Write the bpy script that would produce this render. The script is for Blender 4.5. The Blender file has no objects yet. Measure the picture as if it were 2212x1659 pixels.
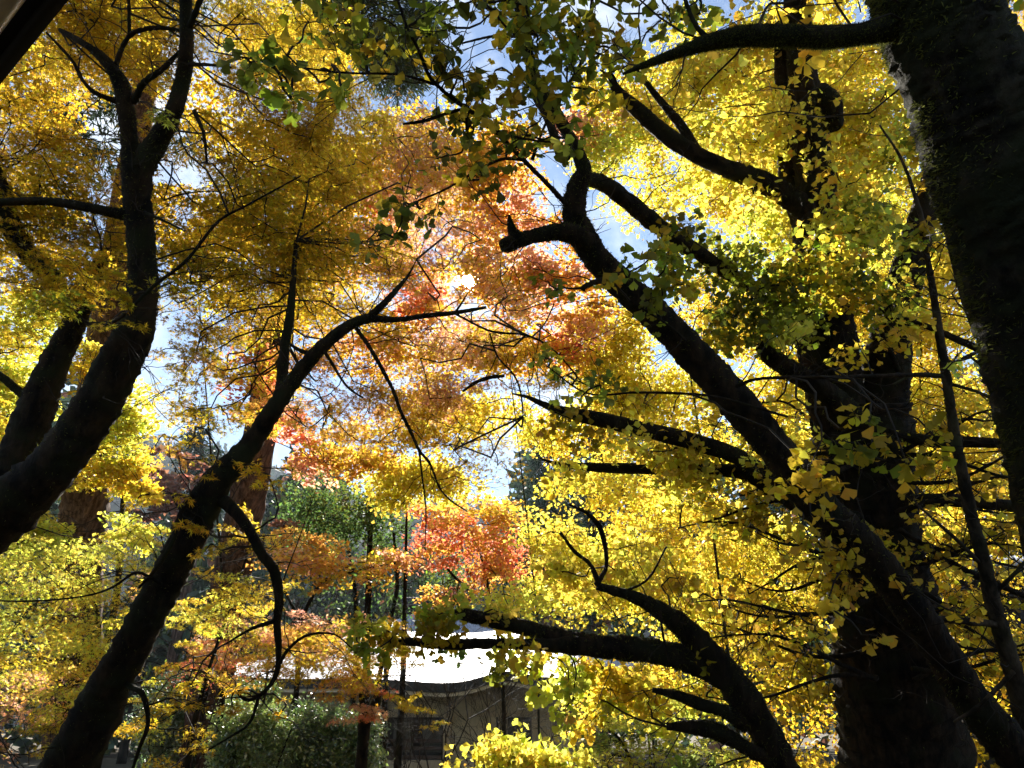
import bpy, math, random
import numpy as np
from mathutils import Vector
sc = bpy.context.scene
COL = sc.collection
R = math.radians

# ---------------------------------------------------------------- camera
FPX = 1495.0; CX, CY = 1106.0, 829.5          # photo measured at 2212 x 1659
PITCH = R(26.0)
EYE = np.array([0.0, 0.0, 1.6])
FW = np.array([0, math.cos(PITCH), math.sin(PITCH)])
UP = np.array([0, -math.sin(PITCH), math.cos(PITCH)])
RT = np.array([1.0, 0, 0])
cam_d = bpy.data.cameras.new('camera'); cam = bpy.data.objects.new('camera', cam_d); COL.objects.link(cam)
cam_d.sensor_width = 36; cam_d.lens = FPX / 2212 * 36
cam_d.clip_start = 0.05; cam_d.clip_end = 3000
cam.location = EYE; cam.rotation_euler = (math.pi / 2 + PITCH, 0, 0)
sc.camera = cam

def P(x, y, d):
    """a point seen at (x, y) of the photo, d metres into the scene"""
    return EYE + d * (FW + (x - CX) / FPX * RT + (CY - y) / FPX * UP)

# ---------------------------------------------------------------- light
sv = P(1012, 608, 1) - EYE; sv /= np.linalg.norm(sv)
SUN_EL = math.asin(sv[2]); SUN_AZ = math.atan2(sv[0], sv[1])
w = bpy.data.worlds.new('World'); sc.world = w; w.use_nodes = True
nt = w.node_tree; nt.nodes.clear()
def N(nt, t, **k):
    n = nt.nodes.new(t)
    for a, b in k.items():
        if a in n.inputs: n.inputs[a].default_value = b
        else: setattr(n, a, b)
    return n
def L(nt, a, b): nt.links.new(a, b)
out = N(nt, 'ShaderNodeOutputWorld'); bg = N(nt, 'ShaderNodeBackground'); bg.inputs['Strength'].default_value = 0.05
sky = N(nt, 'ShaderNodeTexSky', sky_type='NISHITA', sun_disc=False)
sky.sun_elevation = SUN_EL; sky.sun_rotation = SUN_AZ; sky.air_density = 1.0; sky.dust_density = 0.0; sky.ozone_density = 2.0
tc = N(nt, 'ShaderNodeTexCoord')
nz = N(nt, 'ShaderNodeTexNoise', Scale=3.2, Detail=7.0, Roughness=0.62); L(nt, tc.outputs['Generated'], nz.inputs['Vector'])
rp = N(nt, 'ShaderNodeValToRGB'); rp.color_ramp.elements[0].position = 0.51; rp.color_ramp.elements[1].position = 0.67
L(nt, nz.outputs['Fac'], rp.inputs['Fac'])
mx = N(nt, 'ShaderNodeMix', data_type='RGBA')
L(nt, rp.outputs['Color'], mx.inputs[0]); L(nt, sky.outputs['Color'], mx.inputs[6]); mx.inputs[7].default_value = (5.9, 6.3, 6.9, 1)
# bright air round the sun's disc
dt = N(nt, 'ShaderNodeVectorMath', operation='DOT_PRODUCT'); L(nt, tc.outputs['Generated'], dt.inputs[0]); dt.inputs[1].default_value = tuple(sv)
def powr(src, e, k):
    m0 = N(nt, 'ShaderNodeMath', operation='MAXIMUM'); L(nt, src, m0.inputs[0]); m0.inputs[1].default_value = 0
    m = N(nt, 'ShaderNodeMath', operation='POWER'); L(nt, m0.outputs[0], m.inputs[0]); m.inputs[1].default_value = e
    m2 = N(nt, 'ShaderNodeMath', operation='MULTIPLY'); L(nt, m.outputs[0], m2.inputs[0]); m2.inputs[1].default_value = k
    return m2.outputs[0]
ad = N(nt, 'ShaderNodeMath', operation='ADD'); L(nt, powr(dt.outputs['Value'], 32000, 1500.0), ad.inputs[0]); L(nt, powr(dt.outputs['Value'], 200, 2.4), ad.inputs[1])
vm = N(nt, 'ShaderNodeVectorMath', operation='SCALE'); vm.inputs[0].default_value = (1.0, 0.93, 0.8); L(nt, ad.outputs[0], vm.inputs['Scale'])
va = N(nt, 'ShaderNodeVectorMath', operation='ADD'); L(nt, mx.outputs[2], va.inputs[0]); L(nt, vm.outputs[0], va.inputs[1])
L(nt, va.outputs[0], bg.inputs['Color']); L(nt, bg.outputs[0], out.inputs[0])

ld = bpy.data.lights.new('sun', 'SUN'); ld.energy = 5.0; ld.angle = R(0.5); ld.color = (1.0, 0.93, 0.82)
lo = bpy.data.objects.new('sun', ld); COL.objects.link(lo); lo.location = (0, 0, 30)
lo.rotation_euler = Vector(sv).to_track_quat('Z', 'Y').to_euler()
sc.view_settings.view_transform = 'Standard'; sc.view_settings.look = 'None'
sc.view_settings.exposure = 1.95; sc.view_settings.gamma = 1.0
cy = sc.cycles
cy.max_bounces = 4; cy.diffuse_bounces = 2; cy.transmission_bounces = 2; cy.glossy_bounces = 2
cy.sample_clamp_indirect = 6.0; cy.caustics_reflective = False; cy.caustics_refractive = False

# ---------------------------------------------------------------- materials
def mat_new(name):
    m = bpy.data.materials.new(name); m.use_nodes = True; m.node_tree.nodes.clear()
    return m, m.node_tree
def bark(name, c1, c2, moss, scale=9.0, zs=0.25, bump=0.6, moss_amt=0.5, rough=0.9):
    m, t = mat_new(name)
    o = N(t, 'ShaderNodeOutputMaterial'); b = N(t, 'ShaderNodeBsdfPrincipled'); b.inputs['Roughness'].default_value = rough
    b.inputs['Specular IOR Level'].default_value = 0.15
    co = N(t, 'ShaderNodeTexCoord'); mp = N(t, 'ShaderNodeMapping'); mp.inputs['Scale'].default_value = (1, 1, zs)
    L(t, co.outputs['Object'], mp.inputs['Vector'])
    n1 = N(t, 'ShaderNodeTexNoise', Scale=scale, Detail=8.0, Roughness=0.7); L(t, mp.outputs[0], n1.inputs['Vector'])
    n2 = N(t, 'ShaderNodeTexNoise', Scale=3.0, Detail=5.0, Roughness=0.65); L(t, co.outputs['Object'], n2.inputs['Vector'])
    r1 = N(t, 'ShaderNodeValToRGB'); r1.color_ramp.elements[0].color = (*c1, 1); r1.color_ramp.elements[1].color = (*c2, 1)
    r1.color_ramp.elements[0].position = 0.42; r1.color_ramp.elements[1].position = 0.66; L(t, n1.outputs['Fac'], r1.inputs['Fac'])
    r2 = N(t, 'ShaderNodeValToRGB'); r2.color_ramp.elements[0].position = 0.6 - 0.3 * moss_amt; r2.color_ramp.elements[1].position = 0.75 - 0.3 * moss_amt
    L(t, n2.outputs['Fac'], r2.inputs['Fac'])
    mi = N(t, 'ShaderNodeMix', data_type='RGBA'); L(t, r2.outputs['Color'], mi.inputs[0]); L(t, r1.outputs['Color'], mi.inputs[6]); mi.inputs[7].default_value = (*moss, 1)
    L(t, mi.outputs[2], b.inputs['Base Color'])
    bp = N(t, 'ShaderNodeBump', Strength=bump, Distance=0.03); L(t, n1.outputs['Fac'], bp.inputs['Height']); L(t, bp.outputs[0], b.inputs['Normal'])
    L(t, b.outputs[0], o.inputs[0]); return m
def leafmat(name, trans=0.6, gloss=0.0, rough=0.4, bumps=False):
    m, t = mat_new(name)
    o = N(t, 'ShaderNodeOutputMaterial'); at = N(t, 'ShaderNodeAttribute', attribute_name='leaf_tint')
    d = N(t, 'ShaderNodeBsdfDiffuse'); tr = N(t, 'ShaderNodeBsdfTranslucent')
    L(t, at.outputs['Color'], d.inputs['Color']); L(t, at.outputs['Color'], tr.inputs['Color'])
    mi = N(t, 'ShaderNodeMixShader'); mi.inputs[0].default_value = trans; L(t, d.outputs[0], mi.inputs[1]); L(t, tr.outputs[0], mi.inputs[2])
    last = mi.outputs[0]
    if gloss:
        g = N(t, 'ShaderNodeBsdfGlossy', Roughness=rough); g.inputs['Color'].default_value = (1, 1, 1, 1)
        m2 = N(t, 'ShaderNodeMixShader'); m2.inputs[0].default_value = gloss; L(t, last, m2.inputs[1]); L(t, g.outputs[0], m2.inputs[2]); last = m2.outputs[0]
    L(t, last, o.inputs[0]); return m
def plain(name, c, rough=0.7, metal=0.0, spec=0.3, var=0.25, scale=6.0, stretch=(1, 1, 1), bump=0.15):
    m, t = mat_new(name)
    o = N(t, 'ShaderNodeOutputMaterial'); b = N(t, 'ShaderNodeBsdfPrincipled'); b.inputs['Roughness'].default_value = rough; b.inputs['Metallic'].default_value = metal
    b.inputs['Specular IOR Level'].default_value = spec
    co = N(t, 'ShaderNodeTexCoord'); mp = N(t, 'ShaderNodeMapping'); mp.inputs['Scale'].default_value = stretch; L(t, co.outputs['Object'], mp.inputs['Vector'])
    n1 = N(t, 'ShaderNodeTexNoise', Scale=scale, Detail=7.0, Roughness=0.65); L(t, mp.outputs[0], n1.inputs['Vector'])
    r1 = N(t, 'ShaderNodeValToRGB'); r1.color_ramp.elements[0].color = (*[v * (1 - var) for v in c], 1); r1.color_ramp.elements[1].color = (*[min(1, v * (1 + var)) for v in c], 1)
    r1.color_ramp.elements[0].position = 0.3; r1.color_ramp.elements[1].position = 0.7
    L(t, n1.outputs['Fac'], r1.inputs['Fac']); L(t, r1.outputs['Color'], b.inputs['Base Color'])
    bp = N(t, 'ShaderNodeBump', Strength=bump, Distance=0.02); L(t, n1.outputs['Fac'], bp.inputs['Height']); L(t, bp.outputs[0], b.inputs['Normal'])
    L(t, b.outputs[0], o.inputs[0]); return m
M = dict(
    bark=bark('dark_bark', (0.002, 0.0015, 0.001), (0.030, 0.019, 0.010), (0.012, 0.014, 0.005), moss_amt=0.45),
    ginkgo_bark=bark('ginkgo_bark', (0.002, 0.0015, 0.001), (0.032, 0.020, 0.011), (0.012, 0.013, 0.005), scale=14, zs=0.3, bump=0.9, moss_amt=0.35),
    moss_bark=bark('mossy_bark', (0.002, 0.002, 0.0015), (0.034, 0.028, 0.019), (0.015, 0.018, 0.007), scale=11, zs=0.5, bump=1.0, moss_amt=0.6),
    cedar=bark('cedar_bark', (0.03, 0.014, 0.009), (0.17, 0.10, 0.07), (0.09, 0.055, 0.04), scale=16, zs=0.04, bump=1.0, moss_amt=0.0),
    twig=plain('twig_bark', (0.015, 0.011, 0.008), 0.9), palebark=bark('pale_slender_bark', (0.01, 0.008, 0.005), (0.07, 0.055, 0.038), (0.03, 0.032, 0.015), moss_amt=0.3),
    leaf=leafmat('thin_leaf', 0.71, 0.015, 0.35), thick=leafmat('near_leaf', 0.55, 0.015, 0.5), glossy=leafmat('glossy_leaf', 0.45, 0.12, 0.45), needle=leafmat('conifer_needles', 0.2, 0.03, 0.5),
    moss=leafmat('moss_tufts', 0.45),
    roof=plain('roof_sheet', (0.26, 0.28, 0.33), 0.48, 0.2, 0.4, 0.4, 3.0, (.6, 5, 5), 0.9),
    fascia=plain('dark_roof_edge', (0.035, 0.04, 0.045), 0.6), wall=plain('weathered_plaster', (0.34, 0.30, 0.20), 0.85, var=0.2), wood=plain('grey_timber', (0.32, 0.27, 0.18), 0.8, stretch=(6, 6, 0.6)),
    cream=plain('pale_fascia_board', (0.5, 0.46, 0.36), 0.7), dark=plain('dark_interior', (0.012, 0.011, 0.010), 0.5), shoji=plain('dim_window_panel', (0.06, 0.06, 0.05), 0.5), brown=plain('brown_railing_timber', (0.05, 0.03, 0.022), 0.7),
    eave=plain('dark_eave_boards', (0.012, 0.011, 0.010), 0.8), gutter=plain('gutter_metal', (0.35, 0.33, 0.3), 0.35, 0.6),  # eave: dark timber, one near-black tone
    ground=plain('leaf_litter_ground', (0.06, 0.045, 0.02), 0.95, var=0.6, scale=1.5, bump=0.5), hill=plain('wooded_hill', (0.03, 0.05, 0.03), 0.95, var=0.7, scale=0.09, bump=1.0),
)

# ---------------------------------------------------------------- object helpers
def tag(o, label=None, cat=None, group=None, kind=None):
    if label: o['label'] = label
    if cat: o['category'] = cat
    if group: o['group'] = group
    if kind: o['kind'] = kind
    return o
def thing(name, loc, label, cat, group=None):
    o = bpy.data.objects.new(name, None); o.empty_display_size = 0.3; COL.objects.link(o); o.location = tuple(loc)
    return tag(o, label, cat, group)
def link(name, me, m, parent=None):
    o = bpy.data.objects.new(name, me); COL.objects.link(o)
    if m is not None: me.materials.append(m)
    if parent is not None:
        o.parent = parent; o.location = -Vector(parent.location)
    return o
def mesh_np(name, V, F, m, parent=None, tint=None, smooth=False):
    """V (n,3), F (k,3) or (k,4)"""
    me = bpy.data.meshes.new(name); V = np.asarray(V, np.float32); F = np.asarray(F, np.int32)
    k = F.shape[1]
    me.vertices.add(len(V)); me.vertices.foreach_set('co', V.ravel())
    me.loops.add(F.size); me.loops.foreach_set('vertex_index', F.ravel())
    me.polygons.add(len(F)); me.polygons.foreach_set('loop_start', np.arange(0, F.size, k, dtype=np.int32))
    if smooth: me.polygons.foreach_set('use_smooth', np.ones(len(F), bool))
    if tint is not None:
        a = me.attributes.new('leaf_tint', 'FLOAT_COLOR', 'POINT')
        c = np.ones((len(V), 4), np.float32); c[:, :3] = tint; a.data.foreach_set('color', c.ravel())
    me.update(calc_edges=True)
    return link(name, me, m, parent)
class MB:
    def __init__(s): s.v = []; s.f = []
    def box(s, o, ax, ay, az):
        o, ax, ay, az = map(lambda q: np.array(q, float), (o, ax, ay, az)); b = len(s.v)
        s.v += [o, o + ax, o + ax + ay, o + ay, o + az, o + ax + az, o + ax + ay + az, o + ay + az]
        s.f += [[b + i for i in q] for q in ((0, 3, 2, 1), (4, 5, 6, 7), (0, 1, 5, 4), (1, 2, 6, 5), (2, 3, 7, 6), (3, 0, 4, 7))]
        return s
    def build(s, name, m, parent=None, bevel=0.0):
        o = mesh_np(name, s.v, s.f, m, parent)
        if bevel:
            b = o.modifiers.new('bevel', 'BEVEL'); b.width = bevel; b.segments = 2
        return o

def catmull(pts, n):
    pts = np.asarray(pts, float); p = np.vstack([2 * pts[0] - pts[1], pts, 2 * pts[-1] - pts[-2]])
    o = []
    for i in range(1, len(p) - 2):
        t = np.linspace(0, 1, n, endpoint=False)[:, None]
        a, b, c, d = p[i - 1], p[i], p[i + 1], p[i + 2]
        o.append(0.5 * (2 * b + (c - a) * t + (2 * a - 5 * b + 4 * c - d) * t ** 2 + (3 * b - a - 3 * c + d) * t ** 3))
    o.append(p[-2][None]); return np.vstack(o)
def snoise(p, seed, f):
    r = np.random.default_rng(seed); s = 0
    for k in range(5):
        d = r.normal(size=3); s = s + np.sin(p @ d * f * (1 + 0.6 * k) + r.uniform(0, 6.28)) / (1 + 0.5 * k)
    return s / 3
def tube(pts4, sides=14, step=10, seed=0, lump=0.07, fine=0.02):
    """pts4: rows x,y,z,radius -> verts, quads"""
    q = catmull(pts4, step); c = q[:, :3]; r = np.maximum(q[:, 3], 0.002)
    t = np.gradient(c, axis=0); t /= np.linalg.norm(t, axis=1)[:, None]
    a = np.cross(t, [0.13, -0.9, 0.3]); a /= np.linalg.norm(a, axis=1)[:, None]; b = np.cross(t, a)
    th = np.linspace(0, 2 * np.pi, sides, endpoint=False)
    nrm = np.cos(th)[None, :, None] * a[:, None] + np.sin(th)[None, :, None] * b[:, None]
    base = c[:, None] + nrm * r[:, None, None]
    rr = r.mean(); rng = np.random.default_rng(seed)
    k = 1 + lump * snoise(base.reshape(-1, 3), seed, 1.2 / rr).reshape(base.shape[:2]) + lump * 0.7 * snoise(base.reshape(-1, 3), seed + 9, 4 / rr).reshape(base.shape[:2]) + fine * rng.normal(size=base.shape[:2])
    V = c[:, None] + nrm * (r[:, None] * k)[:, :, None]
    n, s = V.shape[:2]; V = V.reshape(-1, 3)
    i = np.arange(n - 1)[:, None] * s; j = np.arange(s)[None]; jn = (j + 1) % s
    F = np.stack([i + j, i + jn, i + s + jn, i + s + j], -1).reshape(-1, 4)
    V = np.vstack([V, c[:1], c[-1:]]); e0, e1 = len(V) - 2, len(V) - 1; J = np.arange(s)
    caps = np.vstack([np.stack([np.full(s // 2, e0), J[1::2], J[0::2], (J[0::2] - 1) % s], -1),
                      np.stack([np.full(s // 2, e1), (n - 1) * s + (J[0::2] - 1) % s, (n - 1) * s + J[0::2], (n - 1) * s + J[1::2]], -1)])
    return V, np.vstack([F, caps]), c, r
def twigs_np(A, Mid, B, r0, r1, sides=3, seg=5):
    """many thin bent sticks from A over Mid to B, all at once"""
    t = np.linspace(0, 1, seg)[None, :, None]
    c = (1 - t) ** 2 * A[:, None] + 2 * t * (1 - t) * Mid[:, None] + t ** 2 * B[:, None]
    ph = np.arange(len(A))[:, None, None] * 1.91; LNt = np.linalg.norm(B - A, axis=1)[:, None, None]
    wob = np.concatenate([np.sin(t * 9 + ph), np.cos(t * 7 + 2 * ph), np.sin(t * 8 + 3 * ph)], 2) * np.sin(math.pi * t) * LNt * .045; c = c + wob
    rad = (r0[:, None] * (1 - t[..., 0]) + r1[:, None] * t[..., 0])
    d = B - A; d /= np.linalg.norm(d, axis=1)[:, None] + 1e-9
    a = np.cross(d, [0.3, 0.2, 0.93]); a /= np.linalg.norm(a, axis=1)[:, None] + 1e-9; b = np.cross(d, a)
    th = np.linspace(0, 2 * np.pi, sides, endpoint=False)
    nr = np.cos(th)[None, :, None] * a[:, None] + np.sin(th)[None, :, None] * b[:, None]
    V = c[:, :, None] + nr[:, None] * rad[:, :, None, None]
    n = len(A); V = V.reshape(-1, 3)
    o = (np.arange(n) * seg * sides)[:, None, None]; i = (np.arange(seg - 1) * sides)[None, :, None]; j = np.arange(sides)[None, None]; jn = (j + 1) % sides
    return V, np.stack([o + i + j, o + i + jn, o + i + sides + jn, o + i + sides + j], -1).reshape(-1, 4)

# ---------------------------------------------------------------- leaves
def star(angles, tips, notches, droop):
    v = [(0, 0, 0)]
    ring = []
    for i, a in enumerate(angles):
        ring.append((math.sin(R(a)) * tips[i], math.cos(R(a)) * tips[i], -droop * tips[i]))
        if i < len(angles) - 1:
            m = (a + angles[i + 1]) / 2; ring.append((math.sin(R(m)) * notches, math.cos(R(m)) * notches, 0))
    v += ring; k = len(ring)
    return np.array(v, float), np.array([(0, i + 1, i + 2) for i in range(k - 1)])
TPL = {
    'maple0': star([-140, -92, -46, 0, 46, 92, 140], [.28, .44, .55, .62, .55, .44, .28], .15, .2),
    'maple1': star([-110, -52, 0, 52, 110], [.42, .55, .6, .55, .42], .15, .15),
    'maple2': (np.array([(0, -.35, 0), (.5, 0, -.08), (0, .55, 0), (-.5, 0, -.08)], float), np.array([(0, 1, 2), (0, 2, 3)])),
    'ginkgo0': (np.array([(0, 0, 0), (-.56, .48, -.12), (-.38, .78, -.1), (-.12, .86, .03), (0, .62, .05), (.12, .88, .03), (.38, .78, -.08), (.56, .46, -.14), (-.018, 0, 0), (.018, 0, 0), (.0, -.6, -.12)], float),
                np.array([(0, 1, 2), (0, 2, 3), (0, 3, 4), (0, 4, 5), (0, 5, 6), (0, 6, 7), (8, 9, 10)])),
    'ginkgo1': (np.array([(0, 0, 0), (-.54, .5, -.1), (-.25, .85, 0), (.25, .85, .03), (.54, .5, -.1)], float), np.array([(0, 1, 2), (0, 2, 3), (0, 3, 4)])),
    'ginkgo2': (np.array([(0, 0, 0), (-.5, .6, -.06), (0, .85, 0), (.5, .6, -.06)], float), np.array([(0, 1, 2), (0, 2, 3)])),
    'oval': (np.array([(0, -.5, 0), (.24, 0, -.06), (0, .5, 0), (-.24, 0, -.06)], float), np.array([(0, 1, 2), (0, 2, 3)])),
    'needle': (np.array([(0, 0, 0), (.1, .4, 0), (0, 1, -.1), (-.1, .4, 0)], float), np.array([(0, 1, 2), (0, 2, 3)])),
    'blade': (np.array([(-.12, 0, 0), (.12, 0, 0), (0, 1, 0)], float), np.array([(0, 1, 2)])),
}
AREA = {'maple0': .38, 'maple1': .36, 'maple2': .45, 'ginkgo0': .5, 'ginkgo1': .52, 'ginkgo2': .45, 'oval': .24, 'needle': .1}
def place(tpl, pos, nrm, dirv, size, col):
    tv, tf = TPL[tpl]; n = len(pos)
    nrm = nrm / (np.linalg.norm(nrm, axis=1)[:, None] + 1e-9)
    y = dirv - (dirv * nrm).sum(1)[:, None] * nrm; y /= np.linalg.norm(y, axis=1)[:, None] + 1e-9
    x = np.cross(y, nrm)
    bend = 1.6 + 1.6 * np.sin(np.arange(n) * 2.399)
    V = pos[:, None] + size[:, None, None] * (tv[None, :, :1] * x[:, None] + tv[None, :, 1:2] * y[:, None] + tv[None, :, 2:] * bend[:, None, None] * nrm[:, None])
    k = len(tv); F = (np.arange(n) * k)[:, None, None] + tf[None]
    return V.reshape(-1, 3), F.reshape(-1, 3), np.repeat(col, k, axis=0)
PAL = {   # leaf's own colours
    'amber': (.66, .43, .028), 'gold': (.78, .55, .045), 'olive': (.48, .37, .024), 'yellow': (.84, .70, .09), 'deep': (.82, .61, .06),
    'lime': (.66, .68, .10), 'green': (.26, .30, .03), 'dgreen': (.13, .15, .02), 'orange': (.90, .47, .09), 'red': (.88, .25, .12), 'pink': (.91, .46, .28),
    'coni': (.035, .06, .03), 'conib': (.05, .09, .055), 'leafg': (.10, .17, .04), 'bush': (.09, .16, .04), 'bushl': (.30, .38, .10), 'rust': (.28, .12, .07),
}
class Leaves:
    def __init__(s): s.parts = []; s.n = 0; s.tw = []
    def add(s, V, F, C): s.parts.append((V, F + s.n, C)); s.n += len(V)
    def build(s, name, m, parent):
        if not s.parts: return None
        return mesh_np(name, np.vstack([p[0] for p in s.parts]), np.vstack([p[1] for p in s.parts]), m, parent, np.vstack([p[2] for p in s.parts]))
SEED = [11]; COVER = 2.4
def blob(Lv, x, y, rx, ry, d, lai, col, kind='maple', size=None, dz=None, spray=None, twig=True, anchor=None, thr=(7, 11.5), fill=1.0):
    """one leafy mass: an ellipsoid of sprays, each a small tilted layer of leaves round its twigs"""
    SEED[0] += 1; rng = np.random.default_rng(SEED[0])
    size = size or {'maple': .062, 'ginkgo': .062, 'oval': .07, 'needle': .14}[kind]
    if kind in ('maple', 'ginkgo'): size *= 1 + .05 * max(0, d - 8)
    if kind in ('maple', 'ginkgo'): tpl = kind + ('0' if d < thr[0] else '1' if d < thr[1] else '2')
    else: tpl = kind
    k = d / FPX; ax, ay = rx * k, ry * k; az = dz if dz is not None else min(2.2, max(0.35, 0.8 * (ax + ay) / 2))
    n = int(COVER * lai * math.pi * ax * ay / (AREA[tpl] * size * size * 0.62)); n = max(n, 12)
    rs = spray or {'maple': .30, 'ginkgo': .22, 'oval': .3, 'needle': .5}[kind] * (1 + d * 0.035)
    rs = min(rs, 0.6 * max(ax, ay))
    per = max(8, int(n / max(1, 1.25 * math.pi * ax * ay * fill / (math.pi * rs * rs * 0.7))))
    per = min(per, 110); ns = max(1, n // per)
    u = rng.normal(size=(ns, 3)); u /= np.linalg.norm(u, axis=1)[:, None]; u *= rng.uniform(0, 1, (ns, 1)) ** (1 / 2.6)
    cen = P(x, y, d)[None] + u[:, :1] * ax * RT + u[:, 1:2] * ay * UP + u[:, 2:] * az * FW
    sn = np.array([0, 0, 1.0]) + rng.normal(size=(ns, 3)) * (.25 if kind == 'maple' else .45)
    sn /= np.linalg.norm(sn, axis=1)[:, None]
    out_ = cen - P(x, y, d)[None]; out_[:, 2] *= .3
    idx = np.repeat(np.arange(ns), per); m = len(idx)
    th = rng.uniform(0, 2 * np.pi, m); nb = 5
    sec = rng.integers(0, nb, m); th = np.where(rng.uniform(size=m) < .7, sec * 2 * np.pi / nb + rng.normal(size=m) * .28 + (idx * 1.7) % 6.28, th)
    rr = rs * np.sqrt(rng.uniform(0, 1, m)) * rng.uniform(.75, 1.25, ns)[idx]
    ex = np.cross(sn, [0.2, 1, 0.1]); ex /= np.linalg.norm(ex, axis=1)[:, None]; ey = np.cross(sn, ex)
    rad = np.cos(th)[:, None] * ex[idx] + np.sin(th)[:, None] * ey[idx]
    thick = {'maple': .10, 'ginkgo': .35, 'oval': .5, 'needle': .3}[kind]
    pos = cen[idx] + rad * rr[:, None] + sn[idx] * (rng.normal(size=m) * rs * thick)[:, None]
    pos[:, 2] -= (rr / rs) ** 2 * rs * (.16 if kind != 'needle' else .5)
    if kind == 'maple': nr = sn[idx] + rng.normal(size=(m, 3)) * .5; dr = rad + rng.normal(size=(m, 3)) * .5 + [0, 0, -.25]
    elif kind == 'ginkgo': nr = sn[idx] * .35 + rng.normal(size=(m, 3)) * .8 + [0, -.35, .15]; dr = rad * .7 + rng.normal(size=(m, 3)) * .5 + [0, 0, -.7]
    elif kind == 'needle': nr = sn[idx] + rng.normal(size=(m, 3)) * .6; dr = rad + [0, 0, -.4] + rng.normal(size=(m, 3)) * .3
    else: nr = sn[idx] * .7 + rng.normal(size=(m, 3)) * .7; dr = rad + rng.normal(size=(m, 3)) * .6
    # the gap in the leaves through which the sun shows
    gap = ((pos - EYE) @ sv) / np.linalg.norm(pos - EYE, axis=1) < math.cos(R(.5)); pos, nr, dr, idx = pos[gap], nr[gap], dr[gap], idx[gap]; m = len(idx)
    cols = [col] if isinstance(col, str) else list(col)
    base = np.array([PAL[c] for c in cols])[rng.integers(0, len(cols), ns)]
    c = base[idx] * np.exp(rng.normal(size=(ns, 1)) * .12)[idx] * np.exp(rng.normal(size=(m, 1)) * .16)
    c = c * np.exp(rng.normal(size=(m, 3)) * [.05, .12, .10]); c = np.clip(c, 0.003, .92)
    sz = size * rng.uniform(.5, 1.3, m)
    Lv.add(*place(tpl, pos, nr, dr, sz, c))
    if twig:
        Bc = P(x, y, d); A = np.repeat(Bc[None], ns, 0)
        src = Bc if anchor is None else anchor[((anchor - Bc) ** 2).sum(1).argmin()]
        order = np.argsort(((cen - src) ** 2).sum(1)); C_ = cen[order]; A = np.empty_like(C_); dep = np.zeros(ns)
        A[0] = src
        for i in range(1, ns):       # each spray hangs from the nearest one closer to the limb
            q = ((C_[:i] - C_[i]) ** 2).sum(1) + 0.03 * ((C_[:i] - src) ** 2).sum(1); j = q.argmin(); A[i] = C_[j]; dep[i] = dep[j] + 1
        ln = np.linalg.norm(C_ - A, axis=1)[:, None]
        mid = (A + C_) / 2 + rng.normal(size=(ns, 3)) * .2 * ln + [0, 0, .03]
        r_0 = np.clip(.010 - .0012 * dep, .0035, .012) * (d / 6) ** .3
        Lv.tw.append((A, mid, C_, r_0, r_0 * .6))
        if d < 8:
            k5 = np.tile(np.arange(nb), ns); ii = np.repeat(np.arange(ns), nb); t5 = k5 * 2 * np.pi / nb + (ii * 1.7) % 6.28
            e = cen[ii] + (np.cos(t5)[:, None] * ex[ii] + np.sin(t5)[:, None] * ey[ii]) * rs * .85; e[:, 2] -= .12 * rs
            Lv.tw.append((cen[ii], (cen[ii] + e) / 2 + [0, 0, .03], e, np.full(len(e), .0022), np.full(len(e), .001)))
def build_twigs(Lv, parent, m='twig', name='twigs'):
    if not Lv.tw: return
    A, Mi, B, r0, r1 = (np.concatenate([t[i] for t in Lv.tw]) for i in range(5))
    V, F = twigs_np(A, Mi, B, r0, r1, seg=7); tag(mesh_np(name, V, F, M[m], parent), kind='stuff')
def moss_on(cl, parent, n, ln, side=None, col=(.10, .11, .03), tufts=None):
    SEED[0] += 1; rng = np.random.default_rng(SEED[0]); Vs = []; tot = sum(len(c) for c, r in cl)
    P_, N_, R_ = [], [], []
    for c, r in cl:
        k = int(n * len(c) / tot); i = rng.integers(0, len(c) - 1, k); f = rng.uniform(0, 1, (k, 1)); p = c[i] * (1 - f) + c[i + 1] * f; rr = r[i]
        t = c[i + 1] - c[i]; t /= np.linalg.norm(t, axis=1)[:, None]
        v = rng.normal(size=(k, 3)) + (np.array(side) if side is not None else 0); v -= (v * t).sum(1)[:, None] * t; v /= np.linalg.norm(v, axis=1)[:, None]
        P_.append(p + v * rr[:, None] * .97); R_.append(rr); N_.append(v + t * 0)
    P_ = np.vstack(P_); N_ = np.vstack(N_); R_ = np.concatenate(R_); k = len(P_)
    keep = snoise(P_, 5, 6.0) > -.25; P_ = P_[keep]; N_ = N_[keep]; R_ = R_[keep]; k = len(P_)
    dr = N_ + rng.normal(size=(k, 3)) * .6 + [0, 0, -.2]
    c = np.array(col)[None] * np.exp(rng.normal(size=(k, 1)) * .3)
    V, F, C = place('blade', P_, np.cross(dr, rng.normal(size=(k, 3))), dr, np.minimum(ln, R_ * .35) * rng.uniform(.3, 1.2, k), c)
    tag(mesh_np('moss', V, F, M['moss'], parent, C), kind='stuff')

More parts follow.
